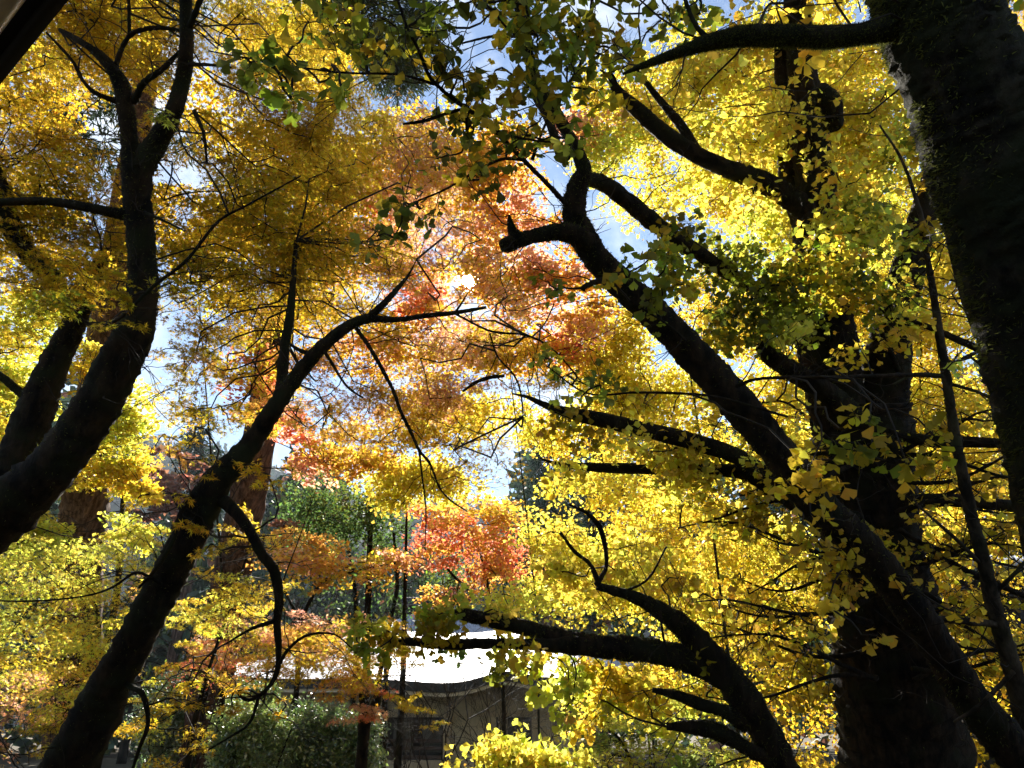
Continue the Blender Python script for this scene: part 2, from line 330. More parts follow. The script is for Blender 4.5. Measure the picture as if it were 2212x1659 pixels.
def tree(name, label, limbs, blobs, kind='maple', barkm='bark', crownm='leaf', cat='tree', group=None, moss=0, mossln=.02, lump=.12, spurs=5, mossside=None, base=None, sides=14, twig=True, **bk):
    """limbs: list of (partname, [(x,y,d,width_px) or ('w',X,Y,Z,r) ...])"""
    paths = []
    for pn, pts in limbs:
        q = []
        for p in pts:
            if p[0] == 'w': q.append([p[1], p[2], p[3], p[4]])
            else: q.append([*P(p[0], p[1], p[2]), p[3] / 2 / FPX * p[2]])
        paths.append((pn, np.array(q)))
    b = paths[0][1][0] if base is None else base
    root = thing(name, (b[0], b[1], min(b[2], 0.0) if b[2] < .3 else b[2]), label, cat, group)
    cl = []; an = []
    for i, (pn, q) in enumerate(paths):
        V, F, c, r = tube(q, sides if q[:, 3].max() > .03 else 8, 16, SEED[0] + i * 13, fine=.035, lump=lump if q[:, 3].max() > .03 else .22)
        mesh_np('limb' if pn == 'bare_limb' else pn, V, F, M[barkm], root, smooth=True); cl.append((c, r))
        if pn != 'bare_limb': an.append(c)
    an = np.vstack(an)
    Lv = Leaves()
    for bl in blobs:
        bl = list(bl); kw = dict(bk)
        if isinstance(bl[-1], dict): kw.update(bl.pop())
        kw.setdefault('kind', kind)
        blob(Lv, *bl, anchor=an, twig=kw.pop('twig', twig), **kw)
    # short spurs and forked twigs all along the limbs
    rg = np.random.default_rng(SEED[0] * 7 + 1)
    for c, r in (cl if twig else []):
        ok = np.where((r > .004) & (np.linalg.norm(c - EYE, axis=1) < 9))[0]
        if len(ok) < 6: continue
        ln = np.linalg.norm(np.diff(c, axis=0), axis=1).sum(); k = int(min(40, spurs * ln))
        if k < 1: continue
        i = rg.choice(ok[:-1], k); t = c[np.minimum(i + 1, len(c) - 1)] - c[i]; t /= np.linalg.norm(t, axis=1)[:, None] + 1e-9
        v = rg.normal(size=(k, 3)) + [0, 0, .25]; v -= (v * t).sum(1)[:, None] * t; v /= np.linalg.norm(v, axis=1)[:, None]; v = v + t * rg.uniform(.2, .9, (k, 1))
        a = c[i]; l_ = rg.uniform(.12, .75, (k, 1)) * (.6 + 4 * r[i][:, None]); b_ = a + v * l_
        Lv.tw.append((a, (a + b_) / 2 + rg.normal(size=(k, 3)) * .12 * l_, b_, np.minimum(.006, r[i] * .5), np.full(k, .002)))
        for q in range(3):
            f_ = rg.uniform(.4, 1, (k, 1)); a2 = a + (b_ - a) * f_; v2 = v + rg.normal(size=(k, 3)) * .7; b2 = a2 + v2 * l_ * rg.uniform(.25, .6, (k, 1))
            Lv.tw.append((a2, (a2 + b2) / 2 + rg.normal(size=(k, 3)) * .06 * l_, b2, np.full(k, .0028), np.full(k, .0012)))
    Lv.build('crown', M[crownm], root); build_twigs(Lv, root)
    if moss: moss_on([c for c in cl if c[1].max() > .03], root, moss, mossln, mossside)
    return root

# ---------------------------------------------------------------- ground, hills
g = MB(); rng = np.random.default_rng(3)
n = 60; xs = np.sign(np.linspace(-1, 1, n)) * np.abs(np.linspace(-1, 1, n)) ** 3 * 430
X, Y = np.meshgrid(xs, xs); Z = 0.06 * np.sin(X * .7) * np.cos(Y * .5) - 0.05
Vg = np.stack([X, Y, Z], -1).reshape(-1, 3); I = (np.arange(n - 1)[:, None] * n + np.arange(n - 1)[None]).reshape(-1)
tag(mesh_np('ground', Vg, np.stack([I, I + 1, I + n + 1, I + n], -1), M['ground'], smooth=True), kind='structure')
nx, ny = 120, 40
hx = np.linspace(-420, 420, nx); hy = np.linspace(0, 1, ny); X, T = np.meshgrid(hx, hy)
Yh = 120 + 260 * T; ridge = 105 - 0.10 * X + 14 * np.sin(X / 60) + 8 * np.sin(X / 23 + 1)
ridge = np.where(X > -60, ridge * np.clip(1 - (X + 60) / 260, .45, 1), ridge)
Zh = ridge * np.sin(np.clip(T * 1.25, 0, 1) * math.pi / 2) ** 1.2 + rng.normal(size=X.shape) * 1.4 - 2
Vh = np.stack([X, Yh, Zh], -1).reshape(-1, 3); I = (np.arange(ny - 1)[:, None] * nx + np.arange(nx - 1)[None]).reshape(-1)
# air
hz = MB().box((-455, -440, -2.5), (910, 0, 0), (0, 900, 0), (0, 0, 175)).build('haze', None); tag(hz, kind='stuff')
hm = bpy.data.materials.new('air'); hm.use_nodes = True; hm.node_tree.nodes.clear(); ho = N(hm.node_tree, 'ShaderNodeOutputMaterial'); hv = N(hm.node_tree, 'ShaderNodeVolumePrincipled', Density=0.0004)
hv.inputs['Color'].default_value = (.75, .86, 1, 1); hv.inputs['Anisotropy'].default_value = .2; L(hm.node_tree, hv.outputs[0], ho.inputs['Volume']); hz.data.materials.append(hm)
tag(mesh_np('hillside', Vh, np.stack([I, I + 1, I + nx + 1, I + nx], -1), M['hill'], smooth=True), kind='structure')

kx = 34000; pi_ = rng.integers(0, len(Vh), kx); hp = Vh[pi_] + rng.normal(size=(kx, 3)) * [3.5, 3.5, 1.2] + [0, 0, 1.5]
hc = np.array([(.020, .040, .035), (.030, .055, .04), (.05, .06, .03), (.10, .055, .03)])[rng.choice(4, kx, p=[.5, .3, .14, .06])] * np.exp(rng.normal(size=(kx, 1)) * .4)
HV = Leaves(); HV.add(*place('oval', hp, rng.normal(size=(kx, 3)), rng.normal(size=(kx, 3)) * .4 + [0, 0, 1], rng.uniform(3, 7, kx), hc))
tag(HV.build('hillside_wood', M['needle'], None), kind='stuff')

# ---------------------------------------------------------------- near roof eave, top left corner
zt = 3.3
def onplane(x, y, z):
    d = P(x, y, 1) - EYE; return EYE + d * (z - EYE[2]) / d[2]
a0 = onplane(172, -30, zt); a1 = onplane(-40, 232, zt); e = (a1 - a0) / np.linalg.norm(a1 - a0); inn = np.array([-e[1], e[0], 0]);
if inn[0] > 0: inn = -inn
a0 = a0 - e * 4; Ln = 9.0
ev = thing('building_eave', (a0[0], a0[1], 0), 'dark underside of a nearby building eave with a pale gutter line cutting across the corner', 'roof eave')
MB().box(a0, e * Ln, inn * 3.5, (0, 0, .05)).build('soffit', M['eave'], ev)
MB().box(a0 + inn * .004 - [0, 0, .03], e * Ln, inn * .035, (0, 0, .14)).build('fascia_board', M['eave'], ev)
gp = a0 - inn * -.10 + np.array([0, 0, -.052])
MB().box((-9, -3.4, 0), (16, 0, 0), (0, .3, 0), (0, 0, 3.25)).build('wall', M['eave'], ev); MB().box((-9, -7, 3.3), (16, 0, 0), (0, 5.2, 0), (0, 0, .06)).build('roof', M['eave'], ev)  # unseen wall and roof behind the camera, added to cut sky light
V, F, c, r = tube([[*(gp + e * Ln * t), .028] for t in np.linspace(0, 1, 8)], 12, 3, 1, 0, 0); mesh_np('gutter', V, F, M['gutter'], ev, smooth=True)
V, F, c, r = tube([[*(gp + inn * .06 + e * Ln * t), .012] for t in np.linspace(0, 1, 8)], 8, 3, 1, 0, 0); mesh_np('cable', V, F, M['gutter'], ev, smooth=True)

# ---------------------------------------------------------------- temple
K = P(1420, 1438, 20.0); u = np.array([-.998, .06, 0]); wv = np.array([.06, .998, 0]); ze = K[2]
LU, LW = 14.0, 13.0
tmp = thing('temple_building', (K[0], K[1], 0), 'low timber temple building with a shining pale grey hipped roof and thick curved eaves', 'building')
na, nb_ = 90, 60
A_, B_ = np.meshgrid(np.linspace(0, LU, na), np.linspace(0, LW, nb_), indexing='ij')
tmin = np.minimum(np.minimum(A_, LU - A_), np.minimum(B_, LW - B_))
def lift(a, b): return .20 * np.exp(-((a - 4.4) / .8) ** 2 - b / 1.5) - .12 * np.exp(-((a - 6.2) / 1.3) ** 2 - b / 2.5) + .32 * np.exp(-((a ** 2 + b ** 2) / 2.4)) + .32 * np.exp(-(((a - LU) ** 2 + b ** 2) / 2.4)) + .25 * np.exp(-((a ** 2 + (b - LW) ** 2) / 2.4))
Zr = ze - .32 + .36 * tmin + .018 * tmin ** 2 + lift(A_, B_) + .008 * (np.arange(nb_) % 2)[None]
Vr = K[None, None] * [1, 1, 0] + A_[..., None] * u + B_[..., None] * wv + Zr[..., None] * np.array([0, 0, 1])
Vr = Vr.reshape(-1, 3); I = (np.arange(na - 1)[:, None] * nb_ + np.arange(nb_ - 1)[None]).reshape(-1)
Fr = np.stack([I, I + 1, I + nb_ + 1, I + nb_], -1)
mesh_np('roof', Vr, Fr, M['roof'], tmp, smooth=False)
bd = [i * nb_ for i in range(na)] + [(na - 1) * nb_ + j for j in range(1, nb_)] + [i * nb_ + nb_ - 1 for i in range(na - 2, -1, -1)] + [j for j in range(nb_ - 2, 0, -1)]
cen = Vr.mean(0) * [1, 1, 0]
def skirt(name, z0, z1, ins0, ins1, m):
    top = Vr[bd].copy(); inward = (cen - top) * [1, 1, 0]; inward /= np.linalg.norm(inward, axis=1)[:, None]
    t0 = top + inward * ins0 + [0, 0, z0]; t1 = top + inward * ins1 + [0, 0, z1]; k = len(bd); j = np.arange(k)
    mesh_np(name, np.vstack([t0, t1]), np.stack([j, (j + 1) % k, (j + 1) % k + k, j + k], -1), m, tmp)
skirt('roof_edge', -.002, -.26, 0, .10, M['fascia']); skirt('soffit', -.262, -.16, .10, 1.9, M['wood']); skirt('eave_fascia', -.27, -.36, .16, .17, M['cream'])
# ridge
MB().box(K * [1, 1, 0] + u * 5 + wv * (LW / 2 - .25) + [0, 0, ze - .32 + .36 * 6.4 + .018 * 41], u * (LU - 10), wv * .5, (0, 0, .25)).build('ridge', M['fascia'], tmp, .04)
b0 = K * [1, 1, 0] + u * 1.7 + wv * 1.7; top = ze - .3
def wallbox(a, b, z0, z1, name, m, off=0.0, th=.15, face=0):
    if face == 0: MB().box(b0 + u * a - wv * off + [0, 0, z0], u * (b - a), wv * th, (0, 0, z1 - z0)).build(name, m, tmp, .01)
    else: MB().box(b0 + wv * a - u * off + [0, 0, z0], wv * (b - a), u * th, (0, 0, z1 - z0)).build(name, m, tmp, .01)
WL, WD = LU - 3.4, LW - 3.4
wallbox(.16, WL, 1.85, top, 'wall', M['wall']); wallbox(.16, WD, 1.95, top, 'wall', M['wall'], face=1)
wallbox(.16, WL, 0, .55, 'wall', M['wood']); wallbox(.16, WD, 0, .5, 'wall', M['wood'], face=1)
wallbox(.16, 1.8, .55, 1.85, 'wall', M['wall']); wallbox(3.1, 4.45, .55, 1.85, 'wall', M['wall']); wallbox(8.6, 9.2, .55, 1.85, 'wall', M['wall']); wallbox(.2, WD, .5, 1.95, 'wall', M['wall'], face=1)
wallbox(.16, WL, 1.72, 1.86, 'beam', M['wood'], .05); wallbox(.16, WL, 2.2, 2.3, 'beam', M['wood'], .04); wallbox(.16, WD, 1.85, 1.97, 'beam', M['wood'], .05, face=1)
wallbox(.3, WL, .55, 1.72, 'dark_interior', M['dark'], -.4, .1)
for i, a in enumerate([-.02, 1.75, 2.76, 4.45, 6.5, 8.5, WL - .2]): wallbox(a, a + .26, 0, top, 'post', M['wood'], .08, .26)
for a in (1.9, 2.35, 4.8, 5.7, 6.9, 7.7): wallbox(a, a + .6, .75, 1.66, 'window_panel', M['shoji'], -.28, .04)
for z in (.58, .82, 1.02): wallbox(4.75, 6.45, z, z + .10, 'railing', M['brown'], .02, .06)
# lower roof beyond the slender stems, right edge
K2 = P(2075, 1222, 15); rb = thing('side_building', (K2[0], K2[1] + 1, 0), 'small building behind the right hand trunks showing only a bright white roof edge', 'building')
MB().box(K2 + [0, 0, 0], (5, .4, -.05), (-.1, 2.4, .75), (0, 0, .08)).build('roof', M['roof'], rb)
MB().box(K2 * [1, 1, 0] + [.4, .5, 0], (4.4, .3, 0), (0, 2, 0), (0, 0, K2[2] - .05)).build('wall', M['dark'], rb)

# ---------------------------------------------------------------- far planting
def conifer(x, ytop, ybot, d, wpx, label, seed, cols=('coni', 'conib'), group='dark conifers standing far behind', lai=1.6):
    bl = []; r_ = np.random.default_rng(seed); n = max(4, int((ybot - ytop) / 38))
    for i in range(n):
        t = (i + .3) / n; wd = wpx * (.18 + .82 * t) / 2
        for sgn in (-1, 1):
            bl.append((x + sgn * wd * .45 + r_.normal() * 4, ytop + (ybot - ytop) * t, wd * .62, 24, d, lai, cols, dict(size=.45 if d > 25 else .3, spray=.9, dz=wd * d / FPX * .8)))
    gz = P(x, ybot, d)
    return tree('conifer_tree', label, [('trunk', [('w', gz[0], gz[1], 0, .35), (x, ybot, d, .5 * FPX / d), (x + 3, (ytop + ybot) / 2, d, .3 * FPX / d), (x + 6, ytop - 6, d, 3)])], bl, kind='needle', barkm='cedar', crownm='needle', twig=False, group=group)
conifer(432, 885, 1120, 42, 150, 'dark conifer rising behind the leaning maple, left of the reddish cedar trunk', 1)
conifer(1180, 935, 1240, 40, 190, 'dark blue green conifer behind the orange maple in the centre', 2)
conifer(1285, 880, 1260, 46, 120, 'tall narrow dark conifer just right of the central conifer', 3)
conifer(655, 1010, 1220, 60, 120, 'small far conifer in front of the blue hillside', 4)
conifer(590, 1060, 1210, 52, 110, 'low grey green conifer right behind the cedar trunk', 5)
conifer(1915, 390, 1000, 26, 150, 'tall conifer glimpsed through the upper right ginkgo leaves', 6)
conifer(1640, 1080, 1500, 30, 220, 'dark conifer behind the leaning ginkgo at lower right', 7)
conifer(2130, 1180, 1600, 24, 200, 'dark conifer behind the slender stems at the right edge', 8)
tree('rusty_tree', 'dull red brown leafless looking tree far behind the left stems', [('trunk', [('w', *(P(380, 1100, 34)[:2]), 0, .2), (380, 1100, 34, 6), (378, 1010, 34, 4)])],
     [(350, 1010, 80, 70, 34, 1.5, 'rust'), (400, 1070, 60, 70, 33, 1.5, 'rust'), (330, 1110, 50, 50, 33, 1.0, ('rust', 'coni'))], size=.16, spray=.8, twig=False)

# far-off wood closing the view under the crowns
rngw = np.random.default_rng(77); LW_ = Leaves(); k = 42000
an_ = rngw.uniform(-1.0, 1.0, k); dd = rngw.uniform(44, 62, k); topz = 9 + np.clip((an_ + .15) * 40, 0, 13) + np.clip((-an_ - .05) * 25, 0, 5) + 4 * np.sin(an_ * 17) + 3 * np.sin(an_ * 41 + 1) + 1.5 * np.sin(an_ * 90)
zz = topz * rngw.uniform(0, 1, k) ** .8; pw = np.stack([np.sin(an_) * dd, np.cos(an_) * dd, zz], -1)
cw = np.array([PAL[q] for q in ('coni', 'conib', 'dgreen', 'bush', 'rust')])[rngw.choice(5, k, p=[.4, .25, .2, .1, .05])] * np.exp(rngw.normal(size=(k, 1)) * .3)
LW_.add(*place('oval', pw, rngw.normal(size=(k, 3)), rngw.normal(size=(k, 3)), rngw.uniform(.6, 1.4, k), cw))
tag(LW_.build('distant_wood', M['needle'], None), kind='stuff')

# tall cedars
tree('cedar_tree', 'tall reddish cedar trunk behind the leaning maple, dark crown at top centre',
     [('trunk', [('w', *(P(425, 1659, 13.5)[:2]), 0, .42), (428, 1659, 13.5, 88), (455, 1500, 13.5, 84), (490, 1300, 13.5, 80), (540, 1050, 13.5, 74), (572, 880, 13.5, 66), (620, 640, 13.5, 55), (690, 300, 13.5, 44), (760, 0, 13.5, 34), (800, -160, 13.5, 16)])],
     [(800, 60, 60, 60, 14.5, 1.5, ('coni', 'dgreen')), (870, 120, 70, 70, 14.5, 1.5, ('coni', 'dgreen')), (900, 40, 60, 60, 14, 1.4, 'coni'), (820, 170, 60, 40, 14, 1.2, 'coni'), (770, -60, 140, 70, 14, 1.6, 'coni'), (660, 40, 60, 60, 14, .8, 'coni'), (560, 900, 40, 40, 14, .3, 'leafg')],
     kind='needle', barkm='cedar', crownm='needle', size=.16, spray=.35, sides=28, lump=.03)
tree('cedar_tree', 'broad grey brown cedar trunk standing behind yellow leaves at far left',
     [('trunk', [('w', *(P(150, 1700, 12)[:2]), 0, .45), (150, 1659, 12, 105), (160, 1400, 12, 100), (172, 1180, 12, 96), (190, 1050, 12, 90), (212, 850, 12, 78), (262, 500, 12, 60), (320, 150, 12, 45), (350, -100, 12, 20)])],
     [(120, 260, 60, 60, 12.5, 1.2, 'coni'), (215, 215, 60, 35, 12.5, 1.2, 'coni'), (300, 150, 50, 50, 12.5, 1.0, 'coni'), (200, 330, 50, 50, 12.5, 1.0, 'coni'), (400, 280, 40, 60, 12.5, .8, 'coni'), (300, -40, 150, 70, 12.5, 1.5, 'coni'), (60, 120, 60, 60, 12.5, .8, 'coni')],
     kind='needle', barkm='cedar', crownm='needle', size=.16, spray=.35, sides=28, lump=.03)

# ---------------------------------------------------------------- green and red trees in front of the temple
tree('evergreen_tree', 'broad leaved green tree with several thin stems in front of the temple roof',
     [('trunk', [('w', *(P(792, 1560, 15)[:2]), 0, .13), (790, 1500, 15, 18), (793, 1350, 15, 15), (797, 1250, 15, 14), (800, 1120, 15, 9), (795, 1050, 15, 4)]),
      ('trunk', [('w', *(P(765, 1560, 15.2)[:2]), 0, .08), (766, 1450, 15.2, 10), (768, 1300, 15.2, 9), (755, 1200, 15.2, 7), (735, 1110, 15.2, 4)]),
      ('trunk', [('w', *(P(835, 1560, 15.2)[:2]), 0, .08), (837, 1400, 15.2, 11), (846, 1330, 15.2, 9), (858, 1260, 15.2, 9), (850, 1150, 15.2, 5)])],
     [(700, 1080, 80, 50, 15, 0.90, ('leafg', 'dgreen')), (790, 1110, 70, 60, 15, 0.78, ('leafg', 'dgreen')), (670, 1130, 60, 50, 15, 0.72, ('leafg', 'bush')), (740, 1160, 90, 50, 15.2, 0.60, ('leafg', 'bush')), (840, 1160, 60, 60, 15.4, 0.54, 'leafg'),
      (860, 1300, 60, 60, 15.4, 0.15, ('leafg', 'bush')), (960, 1270, 60, 60, 15.6, 0.66, ('leafg', 'dgreen')), (740, 1290, 60, 50, 15.4, 0.07, 'leafg')],
     kind='oval', barkm='bark', crownm='leaf', size=.10)
MPL = 'small red and orange maples in front of the temple'
tree('maple_tree', 'bright orange red maple in the centre, its crown in front of dark conifers',
     [('trunk', [('w', *(P(1090, 1500, 14)[:2]), 0, .05), (1085, 1450, 14, 8), (1060, 1300, 14, 7), (1040, 1200, 14, 6)]), ('limb', [(1025, 1290, 14, 7), (960, 1220, 14, 5), (930, 1160, 14, 3)])],
     [(940, 1100, 70, 40, 14, 1.15, ('orange', 'red', 'orange')), (1050, 1110, 80, 40, 14, 1.22, ('orange', 'gold')), (1000, 1170, 100, 50, 14, 1.30, ('orange', 'red', 'red')), (1090, 1200, 70, 50, 13.8, 1.30, ('orange', 'pink', 'red')),
      (960, 1195, 34, 18, 13.5, 1.01, 'red'), (1080, 1240, 80, 30, 14, 1.01, 'orange'), (990, 1260, 70, 30, 14, 0.72, ('orange', 'rust')), (930, 1300, 55, 28, 13.6, 1.01, 'orange')], group=MPL, thr=(6, 12), dz=.8)
tree('maple_tree', 'orange and amber maple with flat layers just right of the cedar trunk',
     [('trunk', [('w', *(P(640, 1560, 13)[:2]), 0, .12), (640, 1500, 13, 12), (650, 1350, 13, 9), (690, 1260, 13, 7)]), ('limb', [(650, 1345, 13, 6), (600, 1250, 13, 5), (570, 1200, 13, 3)]), ('limb', [(690, 1260, 13, 6), (760, 1235, 13, 4), (860, 1215, 13, 3)])],
     [(640, 1180, 100, 24, 13, 1.37, ('orange', 'orange', 'pink')), (660, 1215, 100, 26, 13, 1.37, ('gold', 'orange', 'pink', 'orange')), (790, 1215, 90, 26, 13, 1.22, ('gold', 'orange', 'pink', 'orange')), (880, 1205, 80, 28, 13, 1.15, ('gold', 'orange', 'pink', 'orange')), (740, 1245, 80, 22, 13, 0.72, 'gold'),
      (700, 1270, 28, 24, 12.6, 0.86, 'orange'), (590, 1150, 50, 24, 13.5, 0.79, ('rust', 'orange'))], group=MPL, thr=(6, 12), dz=.8)
tree('maple_tree', 'red tipped maple whose brown trunk stands beside the green bush before the temple',
     [('trunk', [('w', *(P(785, 1680, 9.5)[:2]), 0, .10), (780, 1659, 9.5, 26), (785, 1600, 9.5, 25), (790, 1550, 9.5, 27), (812, 1520, 9.5, 20), (818, 1470, 9.5, 12), (830, 1410, 9.5, 8)]), ('limb', [(790, 1550, 9.5, 18), (780, 1500, 9.5, 12), (775, 1440, 9.5, 8), (740, 1400, 9.5, 5)])],
     [(520, 1370, 80, 34, 9, 2.06, ('gold', 'orange', 'pink')), (640, 1420, 110, 34, 9, 2.16, ('gold', 'deep', 'pink')), (770, 1425, 90, 30, 9, 2.16, ('gold', 'orange', 'deep')), (840, 1390, 60, 30, 9, 1.72, ('deep', 'orange')), (690, 1375, 90, 24, 9, 3.03, ('gold', 'orange', 'pink')), (620, 1355, 60, 22, 9, 2.59, ('pink', 'orange')), (600, 1400, 60, 30, 9, 2.37, ('gold', 'deep', 'orange')), (700, 1425, 70, 26, 9, 2.70, ('gold', 'deep', 'orange')), (745, 1460, 50, 28, 9, 2.70, ('gold', 'orange', 'pink', 'orange')), (770, 1490, 50, 28, 9, 2.70, ('orange', 'pink')),
      (810, 1520, 34, 20, 9, 2.27, ('red', 'pink')), (860, 1420, 36, 22, 9, 1.95, ('deep', 'yellow')), (870, 1480, 34, 26, 9, 1.41, 'deep'), (905, 1515, 36, 22, 9, 1.52, 'deep'), (940, 1520, 30, 12, 9, 0.87, 'deep'), (865, 1450, 14, 8, 9, 0.75, 'red'), (780, 1380, 60, 22, 9, 2.16, ('deep', 'gold')), (850, 1345, 60, 14, 9.5, 0.65, ('pink', 'orange'))], group=MPL, thr=(6, 12), dz=.8)
tree('maple_tree', 'crimson maple between the left cedar and the yellow maple, low behind the leaning trunk',
     [('trunk', [('w', *(P(470, 1640, 10.5)[:2]), 0, .1), (470, 1600, 10.5, 14), (480, 1500, 10.5, 11), (470, 1440, 10.5, 6)])],
     [(450, 1400, 70, 40, 10.5, 1.30, ('red', 'pink', 'orange')), (520, 1420, 60, 40, 10.5, 1.15, ('red', 'orange')), (400, 1440, 60, 36, 10.5, 1.08, ('red', 'gold')), (330, 1255, 50, 34, 11, 1.22, ('pink', 'orange')), (30, 1500, 60, 50, 10, 0.86, ('orange', 'pink')), (120, 1330, 50, 25, 11, 0.58, 'pink'), (90, 1450, 60, 30, 10, 0.72, ('orange', 'gold'))], group=MPL, thr=(6, 12), dz=.8)
# yellow maple, lower left
tree('maple_tree', 'sunlit lemon yellow maple filling the lower left corner behind the leaning trunk',
     [('trunk', [('w', *(P(120, 1659, 9)[:2]), 0, .14), (120, 1640, 9, 22), (150, 1500, 9, 18), (210, 1380, 9, 13), (200, 1250, 9, 7)]), ('limb', [(150, 1500, 9, 12), (60, 1380, 9, 8), (20, 1290, 9, 4)]),
      ('limb', [(240, 1410, 8.5, 9), (160, 1420, 8.5, 6), (60, 1435, 8.5, 5), (0, 1432, 8.5, 4)])],
     [(60, 1230, 110, 50, 8.5, 1.15, ('lime', 'yellow')), (190, 1240, 110, 50, 8.5, 1.15, ('lime', 'yellow')), (290, 1180, 60, 45, 9, 1.30, ('yellow', 'lime')), (60, 1320, 110, 50, 8, 1.15, ('lime', 'olive', 'yellow')), (200, 1320, 110, 50, 8, 1.30, ('yellow', 'lime', 'gold')),
      (80, 1420, 120, 50, 8, 1.22, ('yellow', 'gold', 'deep')), (220, 1420, 90, 50, 8, 1.22, ('yellow', 'lime', 'gold')), (60, 1510, 110, 50, 8, 1.08, ('gold', 'pink', 'orange')), (180, 1500, 70, 50, 8, 1.08, ('gold', 'orange', 'yellow')), (60, 1600, 90, 45, 7.5, 1.01, ('gold', 'olive')), (130, 1640, 80, 30, 7.5, 0.58, ('gold', 'lime')),
      (300, 1350, 50, 60, 8, 0.94, ('yellow', 'lime')), (20, 1170, 60, 50, 9, 0.86, ('yellow', 'lime')), (-60, 1350, 80, 160, 8.5, 0.86, ('yellow', 'lime'))], thr=(6.5, 11.5), dz=.9)
tree('maple_tree', 'golden yellow maple with hanging layers between the leaning trunk and the orange maple',
     [('trunk', [('w', *(P(400, 1659, 8)[:2]), 0, .12), (405, 1640, 8, 16), (420, 1560, 8, 12), (450, 1450, 8, 8)]), ('limb', [(450, 1450, 8, 8), (500, 1300, 8, 6), (540, 1180, 8, 4)])],
     [(500, 1200, 70, 36, 7.5, 0.94, ('deep', 'gold')), (470, 1150, 60, 30, 7, 0.65, ('deep', 'gold')), (520, 1270, 90, 36, 7.5, 1.22, ('deep', 'lime', 'gold')), (460, 1330, 80, 36, 7.5, 1.22, ('deep', 'yellow', 'lime')), (550, 1340, 60, 30, 8, 1.08, ('deep', 'yellow')), (400, 1340, 50, 50, 7.5, 0.94, 'deep'),
      (330, 1520, 60, 30, 7, 0.79, ('gold', 'olive')), (400, 1500, 70, 24, 7, 0.86, ('gold', 'amber')), (330, 1600, 80, 40, 7, 0.72, ('gold', 'olive')), (430, 1580, 60, 22, 6.5, 0.72, ('deep', 'gold')), (300, 1640, 60, 30, 6.5, 0.65, ('gold', 'lime')), (400, 1640, 60, 24, 6.5, 0.58, ('gold', 'lime')),
      (600, 1290, 40, 30, 8, 0.65, 'deep'), (360, 1430, 40, 40, 8, 0.72, ('deep', 'amber'))], thr=(6.5, 11.5), dz=.9)

# bushes
BG = 'bushes under the temple wall'
def bush(x, y, rx, ry, d, cols, label, mat='glossy', size=.075):
    c = P(x, y, d); return tree('bush', label, [('stem', [('w', c[0] + dx, c[1], 0, .03), ('w', c[0] + dx * 2, c[1], c[2] * .6, .02), ('w', c[0] + dx * 3, c[1], c[2] + .2, .01)]) for dx in (-.15, .02, .2)],
        [(x - rx * .4, y, rx * .7, ry, d, 2.2, cols), (x + rx * .4, y + ry * .1, rx * .7, ry * .9, d, 2.2, cols), (x, y - ry * .35, rx * .6, ry * .6, d, 2.0, cols)], kind='oval', crownm=mat, cat='bush', group=BG, size=size, twig=False, spray=.2, fill=1.5)
bush(710, 1610, 112, 88, 11, ('bush', 'leafg', 'bush', 'bushl'), 'glossy dark green bush glinting white, left of the red maple trunk')
bush(540, 1605, 80, 85, 10.5, ('bushl', 'bush', 'bushl'), 'pale green yellow bush left of the dark glossy bush')
bush(560, 1520, 60, 40, 12, ('bush', 'bushl'), 'small bush top showing under the hanging maple branch')
bush(440, 1560, 130, 110, 14, ('bush', 'dgreen'), 'deep green bush in shade behind the left cedar trunk')
# shrubs lower centre / right
tree('ginkgo_shrub', 'low lime yellow ginkgo foliage at the bottom centre beneath the temple wall', [('stem', [('w', *(P(1130, 1700, 6)[:2]), 0, .04), (1130, 1700, 6, 14), (1120, 1650, 6, 8)])],
     [(1060, 1650, 90, 34, 6, 2.2, ('yellow', 'lime', 'yellow')), (1160, 1655, 90, 34, 6, 2.2, ('yellow', 'lime')), (1260, 1665, 70, 30, 6, 1.8, ('yellow', 'lime')), (1120, 1700, 150, 40, 6, 2.0, 'yellow')], kind='ginkgo', cat='shrub', thr=(6.5, 12))
tree('maple_shrub', 'lime green young maple leaves low at bottom right of centre', [('stem', [('w', *(P(1370, 1700, 7)[:2]), 0, .04), (1370, 1690, 7, 10), (1340, 1600, 7, 6), (1290, 1560, 7, 3)])],
     [(1260, 1600, 70, 30, 7, 1.0, ('lime', 'lime', 'bushl')), (1360, 1600, 80, 40, 7, 1.4, ('lime', 'bushl')), (1440, 1560, 70, 40, 7, 1.2, ('lime', 'bushl')), (1330, 1650, 110, 30, 7, 1.6, ('lime', 'yellow')), (1480, 1640, 90, 40, 7, 1.6, ('lime', 'bushl')), (1280, 1555, 60, 14, 7, .8, 'lime'), (1560, 1640, 70, 40, 8, 1.2, ('lime', 'gold'))], cat='shrub', thr=(7.5, 12))
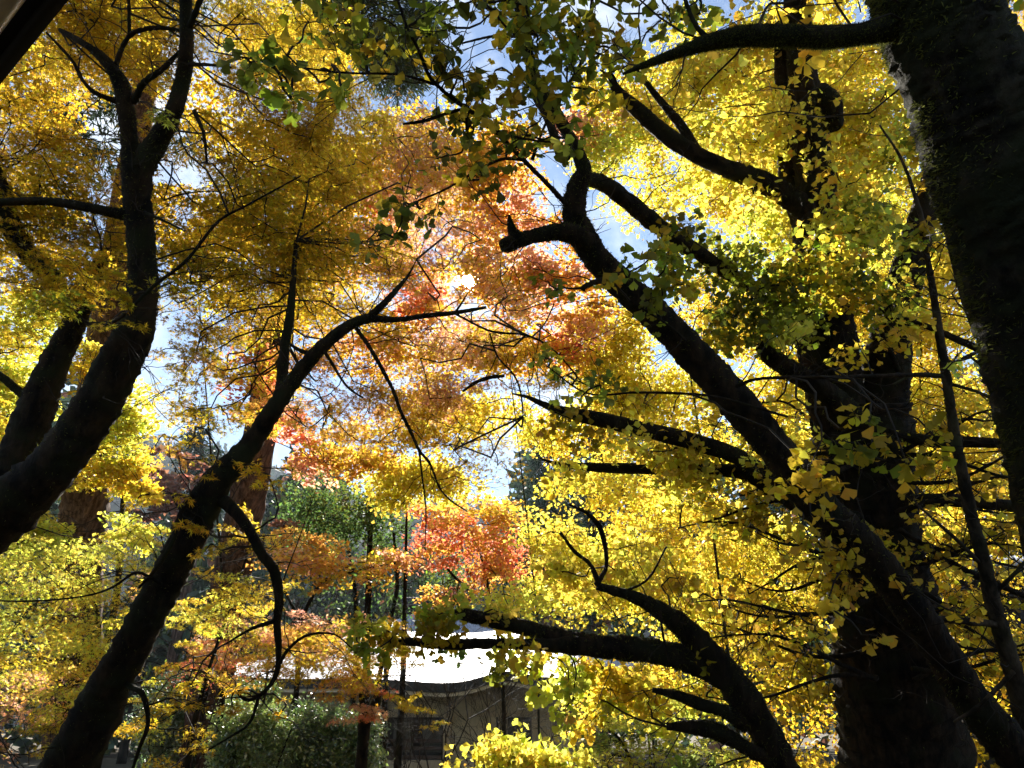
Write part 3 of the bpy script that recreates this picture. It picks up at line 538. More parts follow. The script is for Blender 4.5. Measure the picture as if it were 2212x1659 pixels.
# bare shrubs in front of the temple
def bare(x, y, d, h, wd, label, seed, m='palebark'):
    r_ = np.random.default_rng(seed); c = P(x, y, d); c[2] = 0; top = P(x, y - h, d)[2]
    root = thing('bare_shrub', c, label, 'shrub', 'leafless shrubs by the temple wall'); A, Mi, B, r0, r1 = [], [], [], [], []
    def grow(a, dirv, ln, r, lev):
        b_ = a + dirv * ln; A.append(a); B.append(b_); Mi.append((a + b_) / 2 + r_.normal(size=3) * ln * .1); r0.append(r); r1.append(r * .6)
        if lev < 5:
            for _ in range(3 if lev else 2):
                nd = dirv + r_.normal(size=3) * .42 + [0, 0, .06]; nd /= np.linalg.norm(nd); grow(b_ if r_.uniform() < .6 else a + dirv * ln * r_.uniform(.4, .9), nd, ln * r_.uniform(.6, .85), r * .62, lev + 1)
    for k in range(5):
        dv = np.array([r_.normal() * wd, r_.normal() * wd, 1]); dv /= np.linalg.norm(dv); grow(c + [r_.normal() * .12, r_.normal() * .12, 0], dv, top * .34, .022, 0)
    V, F = twigs_np(*map(np.array, (A, Mi, B, r0, r1))); mesh_np('branches', V, F, M[m], root)
bare(890, 1659, 13, 170, .35, 'pinkish grey leafless shrub left of the temple corner post', 21)
bare(1040, 1659, 13.5, 290, .25, 'tall thin leafless shrub rising over the temple roof edge', 22)
bare(1150, 1659, 12.5, 200, .4, 'pale twiggy leafless shrub right of the temple corner', 23)
bare(960, 1400, 14.5, 260, .3, 'thin leafless shrub close to the temple corner wall', 24, 'twig')
bare(650, 1400, 14, 220, .3, 'dark leafless shrub against the left part of the temple roof', 25, 'twig')
# ---------------------------------------------------------------- far yellow masses (each a tree)
GG = 'yellow ginkgos standing behind the big trunks'
def bgtree(x, ybase, d, r, label, blobs, name='ginkgo_tree', kind='ginkgo', group=GG, extra=(), **k):
    c = P(x, ybase, d)
    return tree(name, label, [('trunk', [('w', c[0], c[1], 0, r * .8), ('w', c[0], c[1], max(.6, c[2] * .5), r * .6), (x, ybase, d, r * FPX / d), (blobs[0][0] * .5 + x * .5, blobs[0][1] * .5 + ybase * .5, d, r * .6 * FPX / d), (blobs[0][0], blobs[0][1], d, r * .25 * FPX / d)])] + list(extra), blobs, kind=kind, group=group, thr=(6.5, 11), **k)
bgtree(1985, 1400, 13, .14, 'bright yellow ginkgo glowing in the gap between the forked trunk and the mossy trunk',
   [(1990, 700, 90, 80, 13, 1.87, ('yellow', 'deep')), (2000, 850, 110, 90, 13, 2.04, ('yellow', 'deep')), (2010, 1000, 110, 90, 13, 1.70, ('yellow', 'deep')), (2060, 1130, 110, 70, 13, 0.86, ('deep', 'gold')), (1860, 640, 60, 90, 14, 1.70, ('yellow', 'deep')), (2130, 950, 60, 140, 13, 1.19, ('deep', 'yellow')), (2060, 1350, 120, 90, 12, 0.61, ('gold', 'deep')), (2060, 1520, 110, 90, 12, 0.39, ('gold', 'deep', 'olive')), (2180, 1100, 60, 200, 12, 0.61, ('deep', 'gold')), (1980, 560, 80, 70, 13, 1.36, 'yellow')])
bgtree(1400, 1480, 12, .03, 'yellow ginkgo behind the low forked limb right of the orange maple',
   [(1280, 1220, 130, 70, 12, 1.22, 'yellow'), (1400, 1160, 110, 70, 12, 1.22, ('yellow', 'deep')), (1200, 1150, 80, 60, 12, 1.22, 'yellow'), (1150, 1280, 90, 40, 12, 1.15, ('yellow', 'lime')), (1300, 1310, 120, 50, 12, 1.04, 'yellow'), (1420, 1260, 90, 70, 12, 1.16, 'yellow'), (1100, 1310, 60, 22, 11, 0.94, ('lime', 'yellow')),
    (1360, 1060, 100, 60, 12, 0.86, ('yellow', 'deep')), (1240, 1070, 70, 50, 12, 0.65, 'yellow'), (1480, 1350, 80, 60, 12, 1.04, 'yellow'), (1380, 1480, 100, 50, 11, 0.98, ('deep', 'gold')), (1300, 1520, 70, 40, 11, 0.80, ('deep', 'yellow')), (1470, 1500, 90, 60, 11, 0.86, ('deep', 'yellow', 'lime'))])
bgtree(1660, 1500, 13, .03, 'golden ginkgo between the low leaning limb and the wide trunk',
   [(1560, 1200, 110, 70, 13, 1.34, ('yellow', 'deep')), (1680, 1180, 90, 60, 13, 1.34, 'yellow'), (1740, 1250, 60, 60, 13, 1.22, 'yellow'), (1580, 1310, 110, 70, 13, 1.16, ('gold', 'deep')), (1700, 1330, 80, 60, 13, 0.86, ('gold', 'deep')), (1660, 1430, 100, 60, 12, 0.52, ('gold', 'olive')), (1720, 1540, 100, 70, 12, 0.52, ('gold', 'amber')), (1640, 1620, 100, 60, 11, 0.43, ('gold', 'lime')), (1780, 1640, 60, 60, 11, 0.43, ('gold', 'olive')), (1500, 1090, 110, 60, 13, 1.04, ('yellow', 'deep'))])
bgtree(1380, 1320, 13, .03, 'yellow ginkgo behind the long leaning limb at centre right',
   [(1330, 800, 110, 70, 13, 1.87, ('yellow', 'deep')), (1430, 860, 110, 70, 13, 1.70, 'yellow'), (1330, 880, 110, 50, 13, 1.53, 'yellow'), (1280, 730, 90, 60, 13, 1.61, ('deep', 'gold')), (1350, 700, 60, 50, 13, 1.44, ('deep', 'yellow')), (1480, 960, 110, 60, 13, 1.27, ('yellow', 'deep')), (1250, 950, 90, 50, 13, 0.90, ('deep', 'gold')), (1620, 1000, 80, 60, 13, 1.02, 'yellow'), (1300, 1000, 80, 40, 13, 0.77, 'yellow')])
bgtree(1520, 1000, 12.5, .04, 'airy yellow and lime ginkgo crown against the sky at upper right of centre',
   [(1400, 230, 110, 90, 12, 1.36, ('yellow', 'deep')), (1290, 200, 80, 70, 12, 1.02, ('yellow', 'deep')), (1290, 340, 70, 50, 12, 1.36, ('lime', 'yellow')), (1340, 290, 80, 60, 12, 1.27, ('lime', 'yellow')), (1500, 300, 90, 80, 12.5, 1.27, ('yellow', 'lime')), (1600, 200, 110, 90, 12, 1.61, ('yellow', 'lime')), (1480, 160, 90, 60, 12, 1.10, 'yellow'),
    (1620, 340, 110, 80, 12, 1.53, ('yellow', 'deep')), (1520, 400, 80, 50, 12, 0.85, 'yellow'), (1450, 430, 70, 60, 12, 0.68, 'yellow'), (1360, 450, 60, 50, 12, 0.42, 'yellow'), (1400, 360, 60, 40, 12, 0.68, ('lime', 'yellow')), (1600, 450, 80, 60, 12, 1.19, ('yellow', 'deep')), (1520, 560, 100, 60, 12, 0.68, ('yellow', 'green')), (1600, 700, 110, 80, 12.5, 1.44, ('yellow', 'deep')), (1680, 830, 90, 80, 12.5, 1.61, ('yellow', 'deep')), (1540, 660, 80, 60, 12, 0.77, ('yellow', 'deep')), (1720, 950, 70, 60, 12.5, 1.36, 'yellow'), (1700, 60, 100, 60, 12, 1.27, 'yellow'), (1480, 60, 80, 60, 12, 0.42, 'yellow')])
bgtree(1800, 1000, 13, .14, 'dense yellow ginkgo crown left of the mossy trunk at upper right',
   [(1740, 180, 100, 80, 12, 1.61, ('yellow', 'deep')), (1860, 180, 90, 80, 12, 1.61, ('deep', 'yellow')), (1880, 300, 90, 80, 12, 1.44, ('deep', 'lime')), (1760, 320, 100, 80, 12, 1.70, 'yellow'), (1880, 110, 50, 30, 12, 1.27, 'deep'), (1820, 440, 100, 70, 12, 1.53, ('yellow', 'lime')), (1960, 420, 60, 90, 12, 1.27, ('lime', 'yellow', 'deep')), (1720, 460, 90, 60, 12, 1.44, 'yellow'), (1780, 570, 90, 60, 12, 1.36, ('yellow', 'lime')),
    (1840, 540, 80, 50, 12, 1.10, ('lime', 'yellow')), (2000, 520, 70, 70, 12, 1.19, ('deep', 'yellow')), (1780, 40, 60, 40, 12, 1.19, ('yellow', 'deep')), (1700, 600, 80, 60, 12, 1.19, ('yellow', 'lime')), (2050, 620, 50, 90, 12, 1.19, 'deep')])
bgtree(2300, 900, 10, .14, 'amber tree showing beyond the mossy trunk in the upper right corner',
   [(2190, 80, 40, 90, 10, 1.02, ('amber', 'gold')), (2200, 200, 40, 60, 10, 0.68, 'amber'), (2260, 60, 60, 120, 10, 1.02, 'amber')], name='maple_tree', kind='maple')
bgtree(870, 1480, 14, .12, 'yellow ginkgo with drooping tips left of the red maple, above the green tree',
   [(880, 1040, 90, 45, 13, 1.90, 'yellow'), (830, 1075, 45, 35, 13, 1.20, 'yellow'), (930, 1020, 80, 40, 13, 1.60, ('yellow', 'deep')), (990, 1050, 60, 40, 13, 1.00, ('yellow', 'deep')), (1000, 900, 80, 40, 13, 1.10, ('yellow', 'deep')), (1080, 870, 80, 40, 13, 1.30, ('deep', 'yellow')), (1170, 930, 80, 40, 13, 1.20, ('deep', 'yellow'))])
bgtree(250, 1300, 12, .12, 'lime yellow column of foliage in the gap right of the far left cedar trunk',
   [(280, 880, 45, 60, 11, 2.00, ('lime', 'yellow')), (230, 960, 80, 60, 11, 2.00, ('yellow', 'lime')), (270, 1050, 60, 60, 11, 1.90, ('yellow', 'gold')), (200, 1030, 60, 60, 11, 1.20, ('yellow', 'gold')), (290, 1130, 60, 40, 11, 1.90, ('lime', 'yellow')), (60, 1130, 60, 50, 11, 1.80, ('yellow', 'lime')), (100, 1180, 80, 40, 11, 1.60, ('yellow', 'lime')), (30, 820, 60, 90, 11, 1.60, ('lime', 'yellow')), (60, 700, 80, 90, 11, 1.50, ('lime', 'yellow')), (20, 950, 40, 70, 11, 1.70, 'yellow'), (210, 800, 60, 60, 11, 1.50, ('yellow', 'gold')), (-60, 900, 80, 200, 11, 1.2, 'lime')], name='maple_tree', kind='maple', group=None)
bgtree(600, 1300, 12, .03, 'orange red maple foliage beside and left of the bright sun',
   [(700, 1005, 80, 22, 12, 1.70, ('red', 'orange', 'pink')), (760, 985, 90, 30, 12, 1.70, ('orange', 'gold')), (800, 1000, 60, 25, 12, 1.40, ('orange', 'gold')), (620, 920, 50, 40, 12, 1.20, ('red', 'pink')), (650, 960, 40, 20, 12, 0.90, ('red', 'pink')), (560, 820, 45, 90, 12, 1.50, ('orange', 'olive', 'red')), (860, 700, 100, 60, 12, 1.00, ('orange', 'pink', 'amber')), (760, 780, 100, 60, 12, 0.80, ('orange', 'pink', 'amber')), (900, 920, 110, 50, 12, 1.00, ('orange', 'gold')), (900, 640, 60, 45, 12, 1.70, ('red', 'orange')), (820, 420, 80, 70, 12, 0.90, ('red', 'orange')), (560, 740, 40, 40, 12, 1.00, ('orange', 'red'))], name='maple_tree', kind='maple', group=None)
bgtree(1160, 1330, 12, .03, 'pink and orange maple crown right of the sun under the cut limb',
   [(1050, 330, 110, 70, 12, 1.60, ('orange', 'amber')), (1000, 400, 110, 60, 12, 1.50, ('orange', 'amber')), (1110, 430, 70, 50, 12, 0.80, ('orange', 'pink')), (1130, 560, 90, 50, 12, 1.30, ('orange', 'pink')), (1180, 620, 90, 50, 12, 1.30, ('orange', 'pink')), (1210, 690, 80, 60, 12, 0.90, ('pink', 'orange')), (1300, 640, 60, 40, 12, 1.02, ('orange', 'gold')), (1100, 500, 80, 40, 12, 0.90, ('pink', 'orange')), (1060, 740, 110, 50, 12, 1.10, ('orange', 'amber')), (900, 780, 90, 50, 12, 0.80, ('orange', 'amber')), (930, 870, 100, 50, 12, 1.30, ('orange', 'amber', 'gold')), (1080, 620, 80, 50, 12, 1.50, ('orange', 'amber')), (1050, 500, 70, 50, 12, 0.80, ('pink', 'orange')), (1190, 470, 60, 40, 12, 0.80, ('pink', 'orange')), (1240, 610, 40, 50, 12, 1.10, ('pink', 'orange')),
    (1270, 280, 60, 50, 12, 1.10, ('orange', 'pink')), (1120, 760, 100, 50, 12, 1.60, ('orange', 'amber')), (1220, 760, 60, 40, 12, 1.10, ('red', 'orange')), (1000, 770, 80, 40, 12, 0.90, ('amber', 'gold')), (1240, 540, 40, 30, 12, 0.80, 'orange')], name='maple_tree', kind='maple', group=None)

bgtree(480, 1300, 13, .05, 'tall amber maple crown layered behind the two stemmed maple, high up',
   [(420, 520, 110, 60, 11, 1.00, ('amber', 'gold')), (560, 480, 130, 80, 11.5, 1.50, ('amber', 'gold')), (700, 540, 120, 80, 12, 1.50, ('amber', 'orange')), (720, 400, 120, 80, 12, 1.40, ('amber', 'gold')), (600, 340, 120, 80, 11.5, 1.20, ('amber', 'gold')), (840, 540, 90, 60, 12, 1.20, ('amber', 'orange')), (860, 400, 90, 70, 12, 1.20, ('orange', 'amber')), (480, 620, 110, 50, 11, 1.20, ('amber', 'olive')), (640, 680, 100, 50, 12, 0.90, ('amber', 'orange')),
    (930, 300, 100, 70, 12, 1.00, ('amber', 'gold')), (460, 240, 70, 90, 11, 0.80, ('amber', 'gold')), (340, 430, 70, 60, 11, 0.70, 'amber'), (120, 180, 120, 80, 11, 0.90, ('amber', 'gold')), (60, 420, 120, 70, 11, 0.90, ('amber', 'gold')), (220, 60, 120, 70, 11, 1.00, ('amber', 'gold')), (90, 560, 120, 70, 11, 0.90, ('amber', 'gold')), (800, 300, 70, 60, 12, 0.90, ('gold', 'deep')), (620, 120, 130, 80, 12, 1.30, ('gold', 'deep')), (980, 560, 60, 50, 12, 0.80, ('orange', 'amber'))], name='maple_tree', kind='maple', group=None)

# ---------------------------------------------------------------- maple with two stems, left
AM = ('amber', 'gold', 'amber'); AO = ('amber', 'olive')
gA = P(-190, 1180, 5.2)
tree('maple_tree', 'dark thick two stemmed maple leaning in from the left edge with amber leaves', [
  ('trunk', [('w', gA[0] - .5, gA[1], 0, .30), ('w', gA[0] - .1, gA[1], gA[2] - .6, .22), (-70, 1150, 5.2, 150), (40, 1080, 5.2, 118), (130, 990, 5.2, 100), (205, 880, 5.2, 92), (262, 780, 5.2, 88), (300, 690, 5.2, 72), (308, 600, 5.2, 60), (302, 500, 5.2, 56), (296, 420, 5.2, 58), (295, 355, 5.2, 60)]),
  ('limb', [(292, 375, 5.2, 52), (280, 310, 5.2, 36), (273, 240, 5.2, 36), (262, 185, 5.2, 34), (235, 140, 5.2, 24), (190, 100, 5.2, 16), (130, 65, 5.3, 10)]),
  ('limb', [(298, 375, 5.2, 50), (335, 315, 5.2, 44), (372, 250, 5.1, 36), (392, 180, 5.1, 32), (403, 110, 5.0, 30), (402, 40, 5.0, 26), (400, -60, 5.0, 24)]),
  ('limb', [(405, 70, 5, 14), (425, 20, 4.9, 12), (440, -20, 4.9, 11)]),
  ('limb', [(290, 220, 5.2, 16), (310, 180, 5.1, 14), (350, 150, 5.1, 12), (390, 110, 5.1, 8)]),
  ('limb', [(250, 140, 5.2, 12), (268, 95, 5.2, 10), (290, 70, 5.1, 10), (340, 60, 5.1, 10), (392, 66, 5.1, 8)]),
  ('limb', [(280, 80, 5.2, 8), (278, 0, 5.2, 7), (276, -50, 5.2, 6)]),
  ('limb', [(262, 222, 5.2, 14), (210, 203, 5.1, 10), (180, 175, 5.1, 8), (155, 130, 5.1, 7), (100, 70, 5.1, 5)]),
  ('limb', [(300, 468, 5.2, 34), (250, 460, 5.15, 24), (180, 446, 5.1, 20), (100, 435, 5.1, 18), (20, 436, 5.1, 17), (-60, 440, 5.1, 16)]),
  ('limb', [(420, 240, 5.1, 10), (440, 290, 5.0, 7), (447, 350, 5.0, 5)]),
  ('limb', [(410, 140, 5.0, 10), (450, 140, 4.9, 7), (500, 146, 4.9, 5)]),
  ('limb', [(312, 460, 5.1, 10), (350, 475, 5.0, 6), (400, 500, 5, 3)]),
  ('second_stem', [(-40, 1140, 5.6, 100), (30, 1010, 5.7, 84), (70, 900, 5.8, 76), (110, 800, 5.9, 62), (150, 720, 6, 50), (180, 650, 6, 44), (200, 590, 6, 38), (222, 565, 6, 20)]),
  ('limb', [(170, 690, 6.0, 40), (110, 600, 6, 42), (60, 545, 6, 40), (25, 490, 6, 42), (5, 420, 6, 36), (-20, 350, 6, 30)]),
  ('limb', [(75, 870, 5.8, 26), (40, 845, 5.8, 18), (0, 812, 5.8, 16), (-50, 790, 5.8, 14)]),
  ('limb', [(190, 700, 5.0, 9), (255, 690, 4.6, 7), (330, 620, 4.6, 8), (405, 560, 4.5, 7), (470, 480, 4.5, 6), (540, 440, 4.5, 5), (650, 380, 4.6, 3)]),
 ], [
  (60, 330, 120, 80, 6.5, 1.3, AM), (160, 110, 120, 70, 6.5, 1.9, AM), (60, 250, 70, 50, 6, 1.2, AM), (330, 110, 80, 90, 6.8, 1.5, AM), (500, 60, 90, 70, 7.5, 1.9, ('gold', 'deep')), (620, 60, 90, 70, 8, 1.9, ('deep', 'gold')), (560, 200, 100, 80, 7, 1.5, AM), (660, 270, 100, 70, 7.5, 1.6, AM),
  (480, 300, 80, 70, 6.5, 1.1, AM), (340, 280, 70, 70, 7, .9, AM), (150, 420, 120, 70, 6.2, 1.5, AO), (60, 500, 110, 80, 6, 1.5, AO), (240, 520, 90, 80, 6.4, 1.3, AO), (140, 330, 100, 50, 6.5, .7, AM), (420, 430, 110, 70, 6, 1.1, ('olive', 'amber')), (560, 360, 120, 80, 6.6, 1.2, AM), (680, 420, 110, 80, 6.8, 1.2, AM), (560, 470, 130, 70, 6.2, 1.6, ('olive', 'amber')),
  (660, 520, 110, 60, 6.4, 1.2, ('olive', 'amber')), (400, 540, 90, 60, 6, 1.2, ('olive', 'amber')), (470, 590, 120, 60, 6, 1.3, ('olive', 'amber')), (600, 600, 110, 60, 6.2, 1.7, AO), (160, 620, 110, 60, 5.6, 1.4, ('olive', 'amber')), (60, 620, 90, 60, 5.6, 1.3, ('olive', 'amber')), (110, 660, 110, 40, 4.8, 1.0, ('green', 'olive')), (300, 620, 60, 40, 4.6, .9, 'olive'), (255, 700, 60, 22, 4.5, .7, 'olive'), (60, 740, 80, 70, 6.4, .7, AO), (20, 900, 50, 60, 6.5, .9, ('deep', 'gold')),
  (200, 20, 140, 60, 6.2, 1.8, AM), (-80, 350, 90, 300, 6, 1.2, AM), (250, -90, 350, 60, 6.2, 1.4, AM), (700, 130, 80, 60, 9, 1.4, ('deep', 'amber')), (790, 250, 70, 60, 8.5, 1.4, ('deep', 'gold')), (700, 340, 70, 60, 7.5, 1.4, ('gold', 'amber')), (350, 250, 40, 24, 4.2, .7, ('green', 'lime')), (255, 700, 40, 16, 4.2, .6, ('gold', 'olive')), (280, 400, 40, 30, 6.4, .8, AM)],
 moss=12000, mossln=.024, thr=(6.3, 11), group=None)

# ---------------------------------------------------------------- leaning maple, left of centre
tree('maple_tree', 'leaning maple trunk crossing from the bottom left to the branch under the sun', [
  ('trunk', [('w', *(P(60, 1820, 5)[:2] - [.2, 0]), 0, .22), (110, 1730, 5, 118), (170, 1620, 5, 108), (218, 1520, 5, 96), (265, 1430, 5, 82), (315, 1340, 5, 78), (360, 1250, 5.1, 74), (400, 1180, 5.1, 74), (440, 1090, 5.2, 72), (495, 1010, 5.2, 56), (545, 955, 5.3, 46), (590, 885, 5.3, 38), (640, 815, 5.4, 34), (700, 745, 5.4, 28), (760, 700, 5.5, 24), (805, 685, 5.5, 20)]),
  ('limb', [(795, 688, 5.5, 18), (860, 690, 5.5, 12), (920, 682, 5.5, 11), (980, 676, 5.6, 10), (1050, 664, 5.7, 6)]),
  ('limb', [(790, 692, 5.5, 18), (830, 655, 5.5, 15), (868, 612, 5.6, 9), (885, 590, 5.7, 5), (900, 560, 5.8, 2)]),
  ('limb', [(983, 676, 5.6, 6), (1000, 650, 5.6, 4), (1012, 630, 5.6, 2)]),
  ('limb', [(598, 880, 5.3, 30), (608, 830, 5.5, 24), (614, 760, 5.7, 22), (625, 690, 5.8, 18), (632, 620, 5.9, 14), (640, 520, 6, 8)]),
  ('limb', [(680, 765, 5.4, 12), (655, 760, 5.4, 9), (628, 745, 5.5, 7)]),
  ('limb', [(455, 1065, 5.25, 30), (495, 1092, 5.15, 27), (535, 1140, 5.0, 22), (562, 1190, 4.9, 22), (592, 1235, 4.9, 22), (603, 1290, 4.9, 20), (598, 1345, 4.9, 17), (602, 1400, 4.9, 13), (597, 1455, 4.9, 11), (570, 1495, 4.9, 9), (535, 1512, 4.9, 7), (505, 1490, 4.9, 6)]),
  ('limb', [(598, 1340, 4.9, 12), (560, 1352, 4.8, 9), (530, 1365, 4.8, 6), (490, 1390, 4.8, 4)]),
  ('limb', [(600, 1440, 4.9, 9), (625, 1400, 4.8, 7), (665, 1372, 4.8, 6), (720, 1370, 4.8, 4), (760, 1400, 4.8, 3)]),
  ('limb', [(560, 1500, 4.9, 9), (540, 1560, 4.8, 6), (500, 1590, 4.8, 5), (450, 1620, 4.8, 3)]),
  ('limb', [(450, 1075, 5.2, 20), (412, 1075, 5.1, 13), (390, 1110, 5.0, 11), (375, 1165, 4.9, 10), (340, 1225, 4.8, 9), (300, 1270, 4.8, 5)]),
  ('limb', [(348, 1262, 4.9, 8), (320, 1245, 4.8, 7), (290, 1238, 4.8, 6), (240, 1270, 4.8, 5), (180, 1288, 4.8, 4), (80, 1298, 4.8, 4), (-20, 1298, 4.8, 3)]),
  ('limb', [(250, 1460, 5.0, 16), (280, 1482, 4.9, 12), (308, 1500, 4.8, 12), (320, 1560, 4.8, 10), (300, 1620, 4.8, 8), (280, 1680, 4.8, 7)]),
  ('limb', [(767, 705, 5.5, 10), (800, 753, 5.4, 9), (823, 793, 5.4, 9), (850, 845, 5.4, 8), (864, 885, 5.4, 8), (880, 918, 5.4, 8), (895, 950, 5.4, 7), (907, 975, 5.4, 7), (926, 997, 5.4, 6), (938, 1024, 5.4, 5), (950, 1055, 5.4, 4), (975, 1082, 5.4, 4), (1010, 1105, 5.4, 3)]),
  ('limb', [(905, 970, 5.4, 5), (912, 1030, 5.4, 4), (920, 1100, 5.4, 3), (918, 1190, 5.4, 2)]),
  ('limb', [(692, 745, 5.4, 9), (720, 790, 5.3, 7), (750, 835, 5.3, 5), (785, 860, 5.3, 4)]),
  ('limb', [(1058, 720, 5.9, 4), (1075, 770, 5.9, 4), (1110, 810, 5.9, 4), (1125, 850, 5.9, 4), (1130, 900, 5.9, 2)]),
  ('bare_limb', [(1000, 845, 6.5, 5), (1030, 825, 6.4, 8), (1060, 815, 6.3, 9), (1090, 812, 6.3, 7)]),
  ('limb', [(980, 676, 5.6, 5), (1060, 715, 5.8, 5), (1140, 725, 6, 5), (1200, 760, 6, 4), (1260, 830, 6, 3)]),
 ], [
  (640, 640, 110, 60, 7.5, 1.3, AO), (760, 560, 120, 70, 7.5, 1.2, ('olive', 'amber', 'gold')), (730, 470, 100, 60, 7.5, 1.0, ('olive', 'amber')), (860, 510, 90, 60, 8, 1.2, ('orange', 'pink', 'pink', 'gold')), (900, 420, 100, 70, 9, 1.5, ('orange', 'pink', 'pink', 'gold')), (900, 320, 100, 70, 9, 1.7, ('orange', 'pink', 'pink', 'gold')), (780, 330, 80, 60, 9, 1.5, ('gold', 'deep')), (850, 590, 90, 50, 8, 1.5, ('orange', 'pink', 'pink', 'gold')), (740, 650, 90, 50, 8, 1.3, AM),
  (940, 560, 50, 40, 8.5, 1.1, ('orange', 'pink', 'pink', 'gold')), (960, 640, 60, 50, 8.5, .7, ('orange', 'pink', 'pink', 'gold')), (1000, 540, 70, 40, 9, .9, ('orange', 'pink', 'pink', 'gold')), (960, 480, 80, 40, 9, .9, ('orange', 'pink', 'pink', 'gold')), (1060, 600, 50, 60, 9, .9, ('orange', 'pink', 'pink', 'gold')), (980, 690, 80, 30, 8.5, .8, ('orange', 'pink', 'pink', 'gold')), (830, 690, 70, 30, 8, .7, AM), (1090, 670, 70, 40, 8, 1.4, ('orange', 'pink', 'pink', 'gold')), (1010, 730, 90, 30, 7.5, 1.5, ('orange', 'pink', 'pink', 'gold')), (900, 740, 100, 40, 8, 1.2, ('orange', 'pink', 'pink', 'gold')), (820, 740, 60, 40, 8, .9, AM), (700, 840, 80, 60, 8, .9, ('amber', 'orange')), (800, 860, 80, 60, 8, 1.3, ('orange', 'amber', 'gold')), (900, 850, 90, 60, 8.5, 1.6, ('orange', 'pink', 'pink', 'gold')), (1000, 830, 80, 50, 8.5, 1.5, ('orange', 'pink', 'pink', 'gold')), (840, 940, 100, 50, 8.5, 1.6, ('orange', 'gold')),
  (750, 930, 70, 50, 8.5, 1.1, ('orange', 'amber')), (940, 930, 70, 50, 8.5, 1.3, ('amber', 'deep')), (690, 900, 50, 50, 8, .5, 'amber'), (1060, 960, 90, 70, 9, .7, ('deep', 'amber')), (1000, 1010, 70, 40, 9, .8, ('deep', 'orange')), (1150, 800, 80, 40, 8.5, 1.1, ('gold', 'amber')), (540, 700, 90, 50, 6.5, 1.1, AO), (460, 790, 90, 40, 6, .9, ('amber', 'orange')), (420, 740, 60, 40, 6.2, .9, ('amber', 'olive')), (390, 660, 60, 40, 6.2, .9, ('amber', 'olive')), (540, 850, 50, 60, 7.5, 1.1, ('olive', 'gold', 'orange')),
  (420, 870, 90, 60, 7, .6, ('olive', 'amber')), (370, 790, 50, 60, 7, .8, AO), (440, 690, 80, 40, 7, .9, AO), (470, 740, 70, 40, 7.5, .9, ('amber', 'orange')), (640, 800, 70, 60, 8, .8, ('orange', 'amber')), (660, 900, 60, 50, 8, .8, ('orange', 'pink')), (480, 900, 60, 40, 7, .5, 'olive'), (590, 700, 60, 50, 7.5, 1.0, ('amber', 'orange')), (700, 760, 80, 40, 8, 1.0, ('amber', 'orange', 'pink')), (500, 790, 50, 40, 7, .9, AM), (550, 920, 40, 40, 8, .9, ('olive', 'gold')), (590, 1000, 50, 30, 6, .35, 'gold'), (410, 1000, 80, 40, 6, .3, ('olive', 'orange')), (340, 960, 60, 40, 6.2, .45, 'gold'),
  (530, 1030, 60, 34, 4.6, .9, ('gold', 'amber')), (470, 1010, 30, 25, 4.7, .5, 'amber'), (380, 1050, 60, 22, 4.8, .6, ('gold', 'deep')), (420, 1130, 60, 30, 4.5, .6, 'amber'), (430, 1170, 50, 22, 4.5, .6, ('gold', 'amber')), (290, 1090, 50, 30, 5, .7, 'gold'), (430, 1490, 60, 18, 4.6, .8, ('amber', 'gold')), (540, 1480, 50, 24, 4.9, .7, 'amber'), (590, 1520, 40, 20, 4.9, .4, 'amber'), (370, 1540, 50, 18, 4.6, .5, 'amber')],
 moss=9000, mossln=.02, thr=(6.3, 11))

# ---------------------------------------------------------------- forked ginkgo behind, right
rs_ = np.random.default_rng(404); SB, SBL = [], []
for k in range(30):      # thin leafy side branches of the big trunk
    y0 = 930 + 20 * k * .95; sg = -1 if k % 2 else 1; x0 = 1880 + (y0 - 930) * .1 + sg * 40; ln = rs_.uniform(170, 400); dy = rs_.uniform(-90, 60); d0 = 5.75; d1 = d0 + rs_.uniform(-.9, .5)
    pt = [(x0 + sg * ln * t, y0 + dy * t + 26 * math.sin(t * 5 + k), d0 + (d1 - d0) * t, 9 * (1 - t) + 2.5) for t in (0, .2, .4, .6, .8, 1)]
    SB.append(('limb', pt))
    for p in [p for p in pt[1:] if p[1] < 1320 or abs(p[0] - 1935) > 170]: SBL.append((p[0], p[1] + 6, 46, 16, p[2], rs_.uniform(.15, .5), [('gold', 'olive'), ('yellow', 'deep'), ('deep', 'olive')][k % 3]))

